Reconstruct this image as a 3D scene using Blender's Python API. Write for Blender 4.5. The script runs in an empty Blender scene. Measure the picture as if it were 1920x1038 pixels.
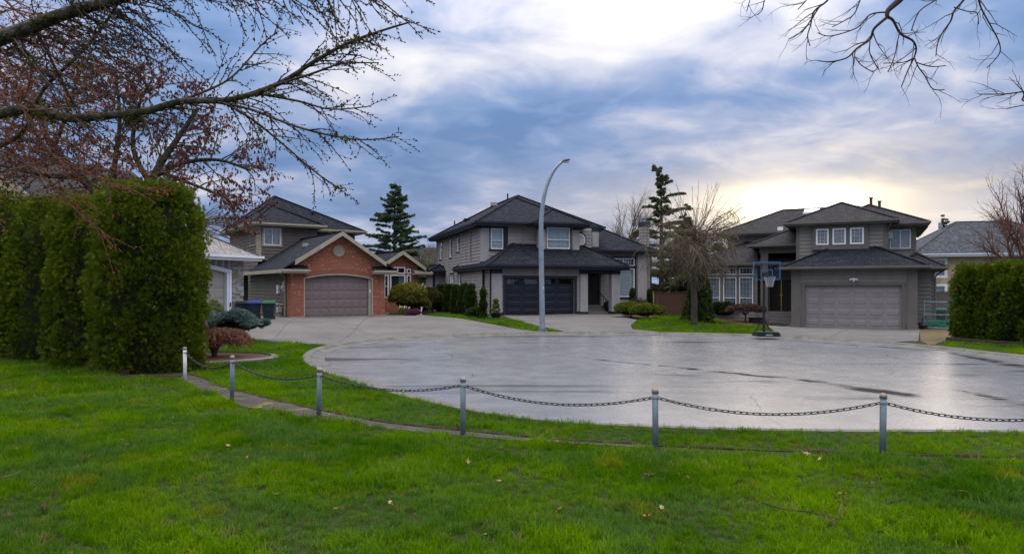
import bpy, bmesh, math, random
import numpy as np
from mathutils import Vector, Matrix

sc = bpy.context.scene
R = math.radians
rng = np.random.RandomState(7)
random.seed(7)

# ------------------------------------------------------------------ camera
CH, FPX, HOR = 2.0, 1280.0, 540.0          # eye height, focal length and horizon row of the 1920 px photograph
cam_d = bpy.data.cameras.new('camera'); cam = bpy.data.objects.new('camera', cam_d)
sc.collection.objects.link(cam); sc.camera = cam
cam.location = (0, 0, CH); cam.rotation_euler = (R(90), 0, 0)
cam_d.sensor_width = 36; cam_d.lens = 24; cam_d.shift_y = 21 / 1920
cam_d.clip_start = .05; cam_d.clip_end = 4000
sc.render.resolution_x, sc.render.resolution_y = 1024, 553

# ------------------------------------------------------------------ node helper
class NG:
    def __init__(s, tree): s.t = tree; s.t.nodes.clear()
    def n(s, typ, ins=None, **pr):
        nd = s.t.nodes.new(typ)
        for k, v in pr.items(): setattr(nd, k, v)
        for k, v in (ins or {}).items():
            sk = nd.inputs[k]
            if isinstance(v, bpy.types.NodeSocket): s.t.links.new(v, sk)
            elif isinstance(v, bpy.types.Node): s.t.links.new(v.outputs[0], sk)
            else: sk.default_value = v
        return nd
    def m(s, op, a, b=0.0, c=None, clamp=False):
        i = {0: a, 1: b}
        if c is not None: i[2] = c
        return s.n('ShaderNodeMath', i, operation=op, use_clamp=clamp).outputs[0]
    def vm(s, op, a, b=(0, 0, 0)):
        nd = s.n('ShaderNodeVectorMath', {0: a, 1: b}, operation=op)
        return nd.outputs['Value'] if op in ('DOT_PRODUCT', 'LENGTH') else nd.outputs[0]
    def mix(s, f, a, b, mode='MIX'):
        nd = s.n('ShaderNodeMix', data_type='RGBA', blend_type=mode)
        for k, v in ((0, f), (6, a), (7, b)):
            sk = nd.inputs[k]
            if isinstance(v, bpy.types.NodeSocket): s.t.links.new(v, sk)
            else: sk.default_value = (tuple(v) + (1,) if hasattr(v, '__len__') and len(v) == 3 else v)
        return nd.outputs[2]
    def noise(s, vec, scale, detail=3, rough=.5, dist=0., out=0):
        return s.n('ShaderNodeTexNoise', {'Vector': vec, 'Scale': scale, 'Detail': detail, 'Roughness': rough, 'Distortion': dist}).outputs[out]
    def ramp(s, f, stops, interp='LINEAR'):
        nd = s.n('ShaderNodeValToRGB', {0: f}); cr = nd.color_ramp; cr.interpolation = interp
        while len(cr.elements) < len(stops): cr.elements.new(.5)
        for e, (p, c) in zip(cr.elements, stops):
            e.position = p; e.color = tuple(c) + (1,) if len(c) == 3 else c
        return nd.outputs[0]
    def mr(s, v, a, b, c=0., d=1., smooth=False):
        nd = s.n('ShaderNodeMapRange', {0: v, 1: a, 2: b, 3: c, 4: d})
        if smooth: nd.interpolation_type = 'SMOOTHSTEP'
        return nd.outputs[0]

# ------------------------------------------------------------------ sky, sun, exposure
SKY_OFF = (9.4, 4.1, 0)
SUN_AZ, SUN_EL = R(23.0), R(6.3)           # to the right of straight ahead, low behind the right-hand house
w = bpy.data.worlds.new('World'); sc.world = w; w.use_nodes = True
g = NG(w.node_tree)
d = g.n('ShaderNodeTexCoord').outputs['Generated']
x, y, z = g.n('ShaderNodeSeparateXYZ', {0: d}).outputs
zp = g.m('MAXIMUM', z, 0.0)
zc = g.m('ADD', zp, .26)
pl = g.n('ShaderNodeCombineXYZ', {0: g.m('DIVIDE', x, zc), 1: g.m('DIVIDE', y, zc), 2: 0.}).outputs[0]
st = g.n('ShaderNodeMapping', {'Vector': pl, 'Location': SKY_OFF, 'Rotation': (0, 0, R(-22)), 'Scale': (1.0, 1.25, 1)}).outputs[0]
n1 = g.noise(st, 1.15, 2.0, .5, .5)
n2 = g.noise(st, 3.1, 6.5, .52, .75)
n3 = g.noise(g.vm('ADD', st, (7.3, 2.2, 4)), 9., 4, .5, .5)
f = g.m('ADD', g.m('MULTIPLY', n1, .66), g.m('ADD', g.m('MULTIPLY', n2, .34), g.m('MULTIPLY', g.m('SUBTRACT', n3, .5), .13)))
f = g.m('ADD', .488, g.m('MULTIPLY', g.m('SUBTRACT', f, .5), 1.35))
f = g.m('ADD', f, g.mr(z, .15, .42, -.035, .045))       # the deck thins and brightens upwards
f = g.m('ADD', f, g.mr(z, .40, .85, 0., .22))  # whitened further above the view to add light
f = g.m('ADD', f, g.mr(z, .15, .03, 0., .06))
cl = g.ramp(f, [(.33, (.140, .240, .450)), (.43, (.215, .315, .530)), (.51, (.345, .410, .590)), (.58, (.52, .545, .66)), (.66, (.68, .68, .725)), (.80, (.84, .82, .80))])
sky = g.n('ShaderNodeTexSky', sky_type='NISHITA', sun_disc=False, sun_elevation=SUN_EL, sun_rotation=SUN_AZ, altitude=20., air_density=1., dust_density=1.5)
clear = g.vm('SCALE', sky.outputs[0]); clear.node.inputs['Scale'].default_value = .12
cov = g.mr(n2, .30, .44, .93, 1.)
col = g.mix(cov, clear, cl)
# overcast deck: much brighter overhead than at the horizon, raised there for extra light
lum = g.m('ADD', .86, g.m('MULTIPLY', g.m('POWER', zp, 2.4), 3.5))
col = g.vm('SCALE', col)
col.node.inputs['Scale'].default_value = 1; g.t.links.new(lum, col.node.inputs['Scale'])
# light of the hidden sun in the cloud
sd = (math.sin(SUN_AZ) * math.cos(SUN_EL), math.cos(SUN_AZ) * math.cos(SUN_EL), math.sin(SUN_EL))
sr = (math.cos(SUN_AZ), -math.sin(SUN_AZ), 0)
ax = g.vm('DOT_PRODUCT', d, sr); az = g.m('SUBTRACT', z, sd[2]); fw = g.m('GREATER_THAN', g.vm('DOT_PRODUCT', d, sd), 0.)
wob = g.m('MULTIPLY', g.m('SUBTRACT', n2, .5), .05)
def lobe(sx, sz):
    a = g.m('POWER', g.m('ABSOLUTE', g.m('DIVIDE', g.m('ADD', ax, wob), sx)), 2.)
    b = g.m('POWER', g.m('ABSOLUTE', g.m('DIVIDE', g.m('ADD', az, wob), sz)), 2.)
    return g.m('MULTIPLY', g.m('EXPONENT', g.m('MULTIPLY', g.m('ADD', a, b), -1.)), fw)
col = g.mix(g.m('MULTIPLY', lobe(.34, .062), .42), col, (1.0, .80, .56))
col = g.mix(g.m('MULTIPLY', lobe(.125, .037), .85), col, (1.55, 1.28, .86))
col = g.mix(g.m('MULTIPLY', lobe(.052, .023), 1.), col, (2.6, 2.35, 1.75))
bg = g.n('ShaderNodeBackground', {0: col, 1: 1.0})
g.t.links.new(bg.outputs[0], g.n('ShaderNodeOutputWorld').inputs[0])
sl = bpy.data.lights.new('sun', 'SUN'); sl.energy = .5; sl.angle = R(30); sl.color = (1, .82, .6)
so = bpy.data.objects.new('sun', sl); sc.collection.objects.link(so)
so.rotation_euler = Vector(sd).to_track_quat('Z', 'Y').to_euler()
vs = sc.view_settings; vs.view_transform = 'Standard'; vs.look = 'None'; vs.gamma = 1; vs.use_curve_mapping = False
vs.exposure = 0.32
sc.render.engine = 'CYCLES'; sc.cycles.max_bounces = 6; sc.cycles.diffuse_bounces = 3; sc.cycles.glossy_bounces = 3; sc.cycles.transmission_bounces = 3; sc.cycles.transparent_max_bounces = 16
sc.cycles.use_adaptive_sampling = True; sc.cycles.adaptive_threshold = .012; sc.cycles.adaptive_min_samples = 16
sc.cycles.use_denoising = True

# ------------------------------------------------------------------ materials
MATS = {}
def newmat(name):
    m = bpy.data.materials.new(name); m.use_nodes = True; MATS[name] = m
    return m, NG(m.node_tree)
def finish(g, ins, bump=None, bstr=.3, bdist=.02):
    p = g.n('ShaderNodeBsdfPrincipled', ins)
    if bump is not None:
        b = g.n('ShaderNodeBump', {'Height': bump, 'Strength': bstr, 'Distance': bdist})
        g.t.links.new(b.outputs[0], p.inputs['Normal'])
    o = g.n('ShaderNodeOutputMaterial'); g.t.links.new(p.outputs[0], o.inputs[0]); return p
def pm(name, c1, c2=None, sc_=3., r=.6, bump=0., bs=40., metal=0., spec=.22, coord='Object', detail=4, lo=.35, hi=.65, stain=0., bd=.01):
    m, g = newmat(name)
    co = g.n('ShaderNodeTexCoord').outputs[coord]
    if c2 is None: c2 = tuple(c * .82 for c in c1)
    col = g.mix(g.mr(g.noise(co, sc_, detail, .6), lo, hi), c1, c2)
    if stain:      # rain runs and weathering, drawn out downwards
        sv = g.n('ShaderNodeMapping', {'Vector': co, 'Scale': (2.6, 2.6, .35)}).outputs[0]
        col = g.mix(g.mr(g.noise(sv, 1., 5, .6), .45, .75, 0, stain), col, tuple(c * .55 for c in c1))
    rr = g.mr(g.noise(co, sc_ * 2.3, 3), .3, .7, max(r - .08, .02), min(r + .08, 1))
    finish(g, {'Base Color': col, 'Roughness': rr, 'Metallic': metal, 'Specular IOR Level': spec},
           g.noise(co, bs, 3) if bump else None, bump, bd)
    return m
def brickmat(name, cA, cB, cm, bw, rh, mort, r=.8, tint=None, bstr=.5, bd=.01, off=.5):
    m, g = newmat(name)
    uv = g.n('ShaderNodeTexCoord').outputs['UV']
    wv = g.vm('ADD', uv, g.vm('MULTIPLY', g.noise(uv, 9, 2, .5, 0, 1), (.004, .004, 0)))
    b = g.n('ShaderNodeTexBrick', {'Vector': wv, 'Color1': cA + (1,), 'Color2': cB + (1,), 'Mortar': cm + (1,), 'Scale': 1., 'Mortar Size': mort,
            'Mortar Smooth': .2, 'Bias': 0., 'Brick Width': bw, 'Row Height': rh}, offset=off)
    col = b.outputs[0]
    if tint:
        # odd pieces of another tone, each a whole brick
        cell = g.n('ShaderNodeTexWhiteNoise', {'Vector': g.vm('FLOOR', g.vm('DIVIDE', uv, (bw * .5, rh, 1)))}, noise_dimensions='3D').outputs[0]
        col = g.mix(g.m('MULTIPLY', g.m('GREATER_THAN', cell, tint[1]), g.m('SUBTRACT', 1., b.outputs[1])), col, tint[0])
    col = g.mix(g.mr(g.noise(uv, .9, 4), .35, .7, 0, .35), col, tuple(c * .62 for c in cA))
    col = g.mix(g.mr(g.noise(uv, 60, 2), .3, .7, 0, .25), col, tuple(c * .7 for c in cB))
    h = g.m('ADD', g.m('MULTIPLY', g.m('SUBTRACT', 1., b.outputs[1]), 1.), g.m('MULTIPLY', g.noise(uv, 80, 2), .3))
    finish(g, {'Base Color': col, 'Roughness': r, 'Specular IOR Level': .15}, h, bstr, bd)
    return m
def leafmat(name, c1, c2, c3=None, sc_=2.5, r=.55, trans=.25):
    m, g = newmat(name)
    co = g.n('ShaderNodeTexCoord').outputs['Object']
    rn = g.n('ShaderNodeAttribute', attribute_name='rnd').outputs['Fac']
    col = g.mix(g.m('ADD', g.m('MULTIPLY', g.mr(g.noise(co, sc_, 3), .3, .7), .5), g.m('MULTIPLY', rn, .5)), c1, c2)
    if c3: col = g.mix(g.m('GREATER_THAN', rn, .9), col, c3)
    p = g.n('ShaderNodeBsdfPrincipled', {'Base Color': col, 'Roughness': r, 'Specular IOR Level': .12})
    t = g.n('ShaderNodeBsdfTranslucent', {'Color': col})
    mx = g.n('ShaderNodeMixShader', {0: trans, 1: p.outputs[0], 2: t.outputs[0]})
    g.t.links.new(mx.outputs[0], g.n('ShaderNodeOutputMaterial').inputs[0])
    return m
def glassmat(name, tint, refl, fk=.55):
    m, g = newmat(name)
    fr = g.n('ShaderNodeLayerWeight', {0: .35}).outputs['Fresnel']
    fac = g.m('ADD', refl, g.m('MULTIPLY', fr, fk), clamp=True)
    gl = g.n('ShaderNodeBsdfGlossy', {'Color': (.95, .97, 1, 1), 'Roughness': .02})
    tr = g.n('ShaderNodeBsdfTransparent', {'Color': tint + (1,)})
    mx = g.n('ShaderNodeMixShader', {0: fac, 1: tr.outputs[0], 2: gl.outputs[0]})
    g.t.links.new(mx.outputs[0], g.n('ShaderNodeOutputMaterial').inputs[0]); return m

glassmat('glass', (.82, .86, .88), .05); glassmat('acrylic', (.92, .94, .95), .0, .18)
pm('siding_taupe', (.300, .275, .262), (.260, .238, .228), 1.2, .75, stain=.4)
pm('stucco_taupe', (.345, .325, .325), (.305, .288, .290), 1.5, .85, .15, 120, stain=.4)
pm('siding_olive', (.235, .222, .200), (.200, .190, .172), 1.2, .75, stain=.4)
pm('trim_olive', (.150, .135, .124), (.128, .116, .107), 2, .7, stain=.4)
pm('siding_brown', (.150, .125, .112), (.128, .107, .096), 1.2, .75, stain=.4)
pm('siding_cream', (.48, .38, .24), (.43, .34, .21), 1.2, .75, stain=.4)
pm('siding_pale', (.44, .40, .33), (.38, .35, .30), 1.2, .75, stain=.4)
pm('trim_navy', (.022, .026, .040), (.018, .021, .033), 3, .5)
pm('trim_beige', (.37, .33, .26), (.32, .285, .225), 2, .65, stain=.4)
pm('white_vinyl', (.78, .78, .80), (.70, .71, .74), 4, .4)
pm('white_fascia', (.74, .76, .84), (.66, .68, .76), 1.5, .5)
pm('door_navy', (.018, .020, .032), (.015, .017, .027), 2, .45)
pm('door_grey', (.262, .240, .240), (.240, .220, .222), 1.5, .5, stain=.4)
pm('door_mauve', (.195, .155, .150), (.172, .137, .134), 1.2, .5, stain=.4)
pm('door_pale', (.34, .315, .305), (.31, .29, .28), 1.5, .5)
pm('door_dark', (.022, .016, .013), (.030, .021, .017), 5, .4)
pm('brass', (.55, .42, .10), (.48, .36, .09), 6, .35, metal=.6)
pm('unlit_interior', (.030, .030, .032), (.018, .018, .019), 1.5, .9)  # near-black: the gloom of an unlit room put into the colour
pm('blind', (.72, .78, .78), (.66, .72, .73), 1.5, .8)
pm('curtain', (.52, .55, .58), (.36, .39, .42), 6, .9)
pm('curtain_teal', (.30, .48, .46), (.22, .38, .37), 6, .9)
pm('black_metal', (.018, .019, .022), (.025, .026, .029), 6, .45, metal=.2)
pm('galvanised', (.30, .35, .40), (.22, .265, .31), 5, .42, metal=.35)
pm('galvanised_white', (.62, .60, .66), (.42, .42, .50), 7, .5, metal=.1)
pm('post_blue', (.135, .175, .205), (.105, .135, .160), 6, .5, .2, 90, metal=.2)
pm('post_cap', (.33, .27, .23), (.20, .145, .12), 18, .6, .3, 90, metal=.2)
pm('chain_steel', (.075, .073, .075), (.045, .042, .042), 14, .42, metal=.75)
pm('meter_grey', (.40, .44, .46), (.33, .37, .39), 4, .5)
pm('bin_body', (.020, .032, .042), (.015, .025, .033), 3, .5)
pm('bin_green', (.015, .13, .065), (.012, .10, .05), 3, .5)
pm('bin_blue', (.02, .05, .26), (.018, .045, .22), 3, .5)
pm('hoop_blue', (.018, .15, .32), (.016, .13, .28), 3, .5)
pm('lamp_backlit_grey', (.10, .105, .11), (.075, .08, .085), 3, .6)  # back-lit darkness of the lamp head put into its colour
pm('net_white', (.36, .36, .38), None, 3, .8)
pm('net_green', (.02, .38, .20), (.015, .30, .16), 5, .7)
pm('soil', (.050, .033, .022), (.030, .020, .014), 14, .95, .8, 60)
pm('mulch', (.105, .048, .028), (.045, .024, .016), 30, .95, 1., 70)
pm('bark', (.085, .072, .058), (.045, .040, .034), 12, .9, 1., 30, bd=.03)
pm('bark_moss', (.105, .088, .072), (.040, .040, .022), 11, .95, 1., 38, detail=8, lo=.44, hi=.58, bd=.03)
pm('bark_red', (.105, .058, .044), (.060, .040, .034), 9, .85, .4, 60)
pm('twig_dark', (.050, .036, .032), (.072, .050, .040), 6, .8)
pm('twig_red', (.165, .072, .048), (.10, .050, .038), 5, .8)
pm('twig_tan', (.165, .125, .092), (.115, .092, .070), 5, .85)
pm('twig_olive', (.110, .098, .062), (.078, .070, .046), 5, .85)
pm('twig_weep', (.135, .105, .068), (.090, .072, .046), 3, .85)
pm('wood_fence', (.110, .055, .035), (.075, .038, .026), 4, .8, .4, 50)
pm('wood_grey', (.115, .100, .085), (.085, .075, .066), 4, .85, .4, 50)
pm('timber', (.060, .045, .036), (.035, .028, .023), 6, .9, .6, 40)
pm('concrete_step', (.165, .155, .148), (.13, .122, .117), 4, .8, .2, 90)
pm('concrete_base', (.33, .33, .33), (.27, .27, .27), 4, .8)
pm('pot_black', (.012, .012, .015), (.018, .018, .022), 5, .35)
pm('stone_ledge', (.30, .295, .30), (.22, .215, .22), 3, .85, .5, 50)
pm('leaf_dry', (.30, .135, .055), (.17, .075, .035), 30, .8)
pm('leaf_pale', (.46, .30, .19), (.36, .22, .13), 30, .8)
pm('leaf_dark', (.060, .028, .022), (.04, .02, .018), 30, .8)
pm('lens', (.55, .56, .58), (.5, .5, .52), 4, .2)
brickmat('brick', (.375, .105, .050), (.262, .070, .038), (.30, .235, .19), .215, .075, .009, .85, ((.50, .25, .14), .93), .6, .008)
brickmat('shingle', (.020, .024, .036), (.011, .013, .020), (.006, .006, .009), .32, .16, .016, .9, ((.030, .033, .045), .75), 1., .02)
brickmat('shingle_slate', (.070, .076, .092), (.050, .055, .068), (.04, .042, .05), .32, .16, .016, .9, ((.12, .125, .14), .75), 1., .02)
brickmat('shingle_brown', (.046, .042, .046), (.027, .025, .029), (.016, .014, .015), .32, .16, .016, .85, ((.056, .051, .054), .75), 1., .02)
brickmat('shake_pale', (.30, .275, .27), (.23, .21, .21), (.075, .07, .07), .16, .24, .012, .85, ((.36, .33, .32), .8), .9, .02)
leafmat('leaf_cedar', (.036, .074, .005), (.150, .180, .010), (.240, .215, .022), .9, trans=.3)
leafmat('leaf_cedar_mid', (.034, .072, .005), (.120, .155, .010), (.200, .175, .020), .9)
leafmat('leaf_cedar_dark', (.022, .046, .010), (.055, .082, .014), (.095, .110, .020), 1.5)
leafmat('leaf_spruce', (.040, .075, .034), (.070, .112, .050), (.09, .13, .06), .8)
leafmat('leaf_cedar_tree', (.050, .064, .028), (.080, .090, .036), (.11, .105, .05), .8)
leafmat('leaf_blue', (.075, .120, .115), (.125, .175, .168), (.17, .21, .20), 3)
leafmat('leaf_box', (.085, .130, .012), (.150, .180, .020), (.20, .21, .04), 3)
leafmat('leaf_dark_green', (.018, .034, .010), (.036, .060, .014), (.07, .09, .03), 3)
leafmat('leaf_golden', (.100, .115, .016), (.210, .190, .030), (.30, .25, .06), 4)
leafmat('leaf_mixed', (.050, .068, .016), (.105, .105, .026), (.20, .10, .04), 4)
leafmat('leaf_maple', (.130, .048, .028), (.200, .085, .048), (.26, .13, .07), 4, trans=.3)
leafmat('leaf_maple_dull', (.085, .050, .042), (.130, .078, .062), (.16, .10, .08), 4, trans=.3)
leafmat('leaf_plum', (.080, .024, .030), (.150, .048, .048), (.24, .10, .05), 2, trans=.4)
leafmat('leaf_heather', (.120, .018, .085), (.20, .035, .13), (.10, .06, .05), 6)
leafmat('leaf_variegated', (.080, .12, .045), (.30, .33, .20), (.25, .12, .08), 8)
leafmat('bud_red', (.210, .070, .045), (.34, .125, .065), (.42, .20, .06), 3)
leafmat('bud_dark', (.040, .026, .024), (.075, .040, .030), (.10, .06, .03), 3)
leafmat('leaf_litter', (.075, .036, .022), (.16, .075, .04), (.30, .19, .11), 6)
leafmat('moss', (.050, .060, .010), (.095, .095, .015), (.14, .12, .02), 12)
leafmat('petal', (.75, .70, .62), (.80, .62, .45), (.8, .5, .2), 9)
# ------------------------------------------------------------------ objects, labels, mesh builder
COL = sc.collection
def link(o, parent=None):
    COL.objects.link(o)
    if parent is not None: o.parent = parent
    return o
def tag(o, label=None, cat=None, group=None, kind=None):
    if label: o['label'] = label
    if cat: o['category'] = cat
    if group: o['group'] = group
    if kind: o['kind'] = kind
    return o
def thing(name, label, cat, loc=(0, 0, 0), rz=0., group=None):
    o = link(bpy.data.objects.new(name, None)); o.location = loc; o.rotation_euler = (0, 0, rz); o.empty_display_size = .2
    return tag(o, label, cat, group)
def copy_tree(o, parent=None):
    c = o.copy(); COL.objects.link(c); c.parent = parent
    for ch in o.children: copy_tree(ch, c)
    return c
def mesh_obj(name, V, F, mat, parent=None, smooth=False, rnd=None, uv=False):
    me = bpy.data.meshes.new(name)
    F = F.tolist() if isinstance(F, np.ndarray) else F
    V = V.tolist() if isinstance(V, np.ndarray) else V
    me.from_pydata(V, [], F)
    if mat: me.materials.append(MATS[mat] if isinstance(mat, str) else mat)
    if rnd is not None:
        a = me.attributes.new('rnd', 'FLOAT', 'FACE'); a.data.foreach_set('value', np.asarray(rnd, np.float32))
    if uv:
        co = np.array(V, float); ul = me.uv_layers.new(name='UVMap'); out = np.zeros((len(me.loops), 2)); k = 0
        for p in me.polygons:
            n = p.normal
            t = Vector((-n.y, n.x, 0))
            t = t.normalized() if t.length > 1e-3 else Vector((1, 0, 0))
            b = n.cross(t); ids = list(p.vertices); P = co[ids]
            out[k:k + len(ids), 0] = P @ np.array(t); out[k:k + len(ids), 1] = P @ np.array(b); k += len(ids)
        ul.data.foreach_set('uv', out.ravel())
    if smooth: me.shade_smooth()
    me.update()
    return link(bpy.data.objects.new(name, me), parent)
class MB:
    def __init__(s): s.V = []; s.F = []
    def face(s, *p):
        k = len(s.V); s.V += [tuple(map(float, q)) for q in p]; s.F.append(tuple(range(k, k + len(p)))); return s
    def box(s, x0, x1, y0, y1, z0, z1):
        k = len(s.V); s.V += [(x0, y0, z0), (x1, y0, z0), (x1, y1, z0), (x0, y1, z0), (x0, y0, z1), (x1, y0, z1), (x1, y1, z1), (x0, y1, z1)]
        s.F += [tuple(k + i for i in f) for f in ((3, 2, 1, 0), (4, 5, 6, 7), (0, 1, 5, 4), (1, 2, 6, 5), (2, 3, 7, 6), (3, 0, 4, 7))]; return s
    def beam(s, p, q, wd, ht, up=(0, 0, 1)):
        p, q = Vector(p), Vector(q); d = (q - p).normalized(); u = Vector(up)
        sx = d.cross(u)
        sx = sx.normalized() if sx.length > 1e-4 else Vector((1, 0, 0))
        uz = sx.cross(d).normalized(); sx *= wd / 2; uz *= ht / 2
        k = len(s.V); s.V += [tuple(v) for a in (p, q) for v in (a - sx - uz, a + sx - uz, a + sx + uz, a - sx + uz)]
        s.F += [tuple(k + i for i in f) for f in ((0, 1, 2, 3), (7, 6, 5, 4), (0, 4, 5, 1), (1, 5, 6, 2), (2, 6, 7, 3), (3, 7, 4, 0))]; return s
    def prism(s, poly, z0, z1):
        n = len(poly); k = len(s.V); s.V += [(p[0], p[1], z0) for p in poly] + [(p[0], p[1], z1) for p in poly]
        s.F += [tuple(range(k + n - 1, k - 1, -1)), tuple(range(k + n, k + 2 * n))]
        for i in range(n): j = (i + 1) % n; s.F.append((k + i, k + j, k + n + j, k + n + i))
        return s
    def tube(s, pts, rad, n=8, cap=True):
        pts = [Vector(p) for p in pts]; m = len(pts)
        if not hasattr(rad, '__len__'): rad = [rad] * m
        k = len(s.V); pr = None
        for i, p in enumerate(pts):
            d = (pts[min(i + 1, m - 1)] - pts[max(i - 1, 0)]).normalized()
            if pr is None:
                a = Vector((0, 0, 1)) if abs(d.z) < .9 else Vector((1, 0, 0)); pr = d.cross(a).normalized()
            else:
                pr = (pr - d * pr.dot(d))
                pr = pr.normalized() if pr.length > 1e-5 else d.orthogonal().normalized()
            q = d.cross(pr)
            for j in range(n):
                a = 2 * math.pi * j / n; s.V.append(tuple(p + (pr * math.cos(a) + q * math.sin(a)) * rad[i]))
        for i in range(m - 1):
            for j in range(n):
                a = k + i * n + j; b = k + i * n + (j + 1) % n; s.F.append((a, b, b + n, a + n))
        if cap:
            s.F.append(tuple(k + j for j in range(n - 1, -1, -1))); s.F.append(tuple(k + (m - 1) * n + j for j in range(n)))
        return s
    def lathe(s, prof, n=16, c=(0, 0, 0)):
        k = len(s.V); m = len(prof)
        for r, z in prof:
            for j in range(n):
                a = 2 * math.pi * j / n; s.V.append((c[0] + r * math.cos(a), c[1] + r * math.sin(a), c[2] + z))
        for i in range(m - 1):
            for j in range(n):
                a = k + i * n + j; b = k + i * n + (j + 1) % n; s.F.append((a, b, b + n, a + n))
        s.F.append(tuple(k + j for j in range(n - 1, -1, -1))); s.F.append(tuple(k + (m - 1) * n + j for j in range(n)))
        return s
    def build(s, name, mat, parent=None, smooth=False, uv=True): return mesh_obj(name, s.V, s.F, mat, parent, smooth, None, uv)

# ------------------------------------------------------------------ terrain
def catmull(P, n=8, closed=True):
    P = [np.array(p, float) for p in P]; out = []; m = len(P)
    rngi = range(m) if closed else range(m - 1)
    for i in rngi:
        p0, p1, p2, p3 = (P[(i + k) % m] if closed else P[min(max(i + k, 0), m - 1)] for k in (-1, 0, 1, 2))
        for j in range(n):
            t = j / n; out.append(.5 * ((2 * p1) + (-p0 + p2) * t + (2 * p0 - 5 * p1 + 4 * p2 - p3) * t * t + (-p0 + 3 * p1 - 3 * p2 + p3) * t ** 3))
    if not closed: out.append(P[-1])
    return np.array(out)
ROAD_C = [(40, 6.4), (24, 7.6), (14, 8.7), (7.06, 9.3), (4.0, 9.4), (2.0, 9.66), (.3, 10.25), (-1.15, 11.6), (-2.4, 13.2), (-4.2, 16), (-5.4, 18.6), (-5.95, 21.3), (-5.75, 23.8),
          (-4.6, 26.0), (-2.4, 28.0), (1.3, 29.4), (5.5, 29.5), (8.6, 28.7), (11.0, 27.2), (13.0, 24.8), (13.9, 22.2), (14.4, 19.4), (16.4, 16.6), (21, 14.9), (40, 13.2)]
ROAD = catmull(ROAD_C, 8, False)
def inpoly(px, py, poly):
    px, py = np.asarray(px, float), np.asarray(py, float); sh = px.shape; px, py = px.ravel(), py.ravel(); q = np.asarray([(p[0], p[1]) for p in poly]); p1 = np.roll(q, 1, 0); out = np.zeros(len(px), bool)
    dy = q[:, 1] - p1[:, 1]; dy = np.where(dy == 0, 1e-9, dy); sl = (q[:, 0] - p1[:, 0]) / dy
    for c in range(0, len(px), 4096):
        X, Y = px[c:c + 4096, None], py[c:c + 4096, None]
        out[c:c + 4096] = ((((p1[:, 1] > Y) != (q[:, 1] > Y)) & (X < sl * (Y - p1[:, 1]) + p1[:, 0])).sum(1) % 2) == 1
    return out.reshape(sh)
def sdist(px, py, poly):
    px, py = np.asarray(px, float), np.asarray(py, float); sh = px.shape; px, py = px.ravel(), py.ravel(); q = np.asarray([(p[0], p[1]) for p in poly]); e = np.roll(q, -1, 0) - q; L = (e ** 2).sum(1) + 1e-12; d = np.zeros(len(px))
    for c in range(0, len(px), 4096):
        X, Y = px[c:c + 4096, None] - q[:, 0], py[c:c + 4096, None] - q[:, 1]; t = np.clip((X * e[:, 0] + Y * e[:, 1]) / L, 0, 1)
        d[c:c + 4096] = np.sqrt(((X - t * e[:, 0]) ** 2 + (Y - t * e[:, 1]) ** 2).min(1))
    return np.where(inpoly(px, py, poly), -d, d).reshape(sh)
def sstep(a, b, v): t = np.clip((v - a) / (b - a), 0, 1); return t * t * (3 - 2 * t)
PADS = [(-13, 33, .50), (-17, 30, .50), (-10.5, 37.5, .40), (-8, 39, .43), (-2, 40, .42), (4, 41, .43), (8, 36, .33), (11.5, 33.5, .16), (15, 35, -.03), (19, 33, -.03), (24, 30, .0), (18, 26, .05), (-8, 17, .10), (-15, 21, .2), (-8, 22, .10),
        (0, 5, .08), (-8, 8, .08), (8, 5, .08), (-3, 10, .08), (3, 8, .08)]
def terr(px, py):
    px, py = np.asarray(px, float), np.asarray(py, float)
    s = sdist(px, py, ROAD); num = 0; den = 0
    for a, b, h in PADS:
        wgt = 1 / ((px - a) ** 2 + (py - b) ** 2 + 1.5) ** 1.6; num = num + wgt * h; den = den + wgt
    pad = num / den
    k = sstep(.34, 7.0, s)
    base = .085 * (1 - k) + pad * k
    und = .016 * np.sin(px * 1.3 + .4 * py) * np.cos(py * 1.1 - .3 * px) * sstep(.5, 2, s)
    return np.where(s < .34, -.22 + (.085 + .22) * sstep(.06, .34, s), base + und)
def tz(x, y): return float(terr(np.array([x]), np.array([y]))[0])
def gp(px, py, z=None):
    """the point of the ground seen at this pixel of the 1920 px photograph"""
    dx, dz = (px - 960) / FPX, -(py - HOR) / FPX; t = -CH / dz
    for _ in range(14):
        zz = tz(dx * t, t) if z is None else z
        t += .7 * ((zz - CH) / dz - t)
    return Vector((dx * t, t, CH + dz * t))
def at(px, py, dep): return Vector(((px - 960) / FPX * dep, dep, CH - (py - HOR) / FPX * dep))

xs = np.unique(np.r_[np.linspace(-900, -60, 15), np.linspace(-60, -24, 13), np.arange(-24, 26, .3), np.linspace(26, 60, 13), np.linspace(60, 900, 15)])
ys = np.unique(np.r_[np.linspace(-60, 1.5, 10), np.arange(1.5, 46, .3), np.linspace(46, 80, 13), np.linspace(90, 1600, 16)])
gx, gy = np.meshgrid(xs, ys); gz = terr(gx, gy)
V = np.stack([gx.ravel(), gy.ravel(), gz.ravel()], 1); nx, ny = len(xs), len(ys)
i = (np.arange(ny - 1)[:, None] * nx + np.arange(nx - 1)[None]).ravel()
F = np.stack([i, i + 1, i + 1 + nx, i + nx], 1)
m, g = newmat('lawn_soil')
co = g.n('ShaderNodeNewGeometry').outputs['Position']
cc = g.mix(g.mr(g.noise(co, .7, 5), .35, .65), (.024, .045, .006), (.040, .058, .008))
cc = g.mix(g.mr(g.noise(co, 3.1, 4), .58, .72, 0, .7), cc, (.075, .060, .028))
cc = g.mix(g.mr(g.noise(co, 45, 3), .4, .7), cc, (.018, .028, .006))
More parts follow.
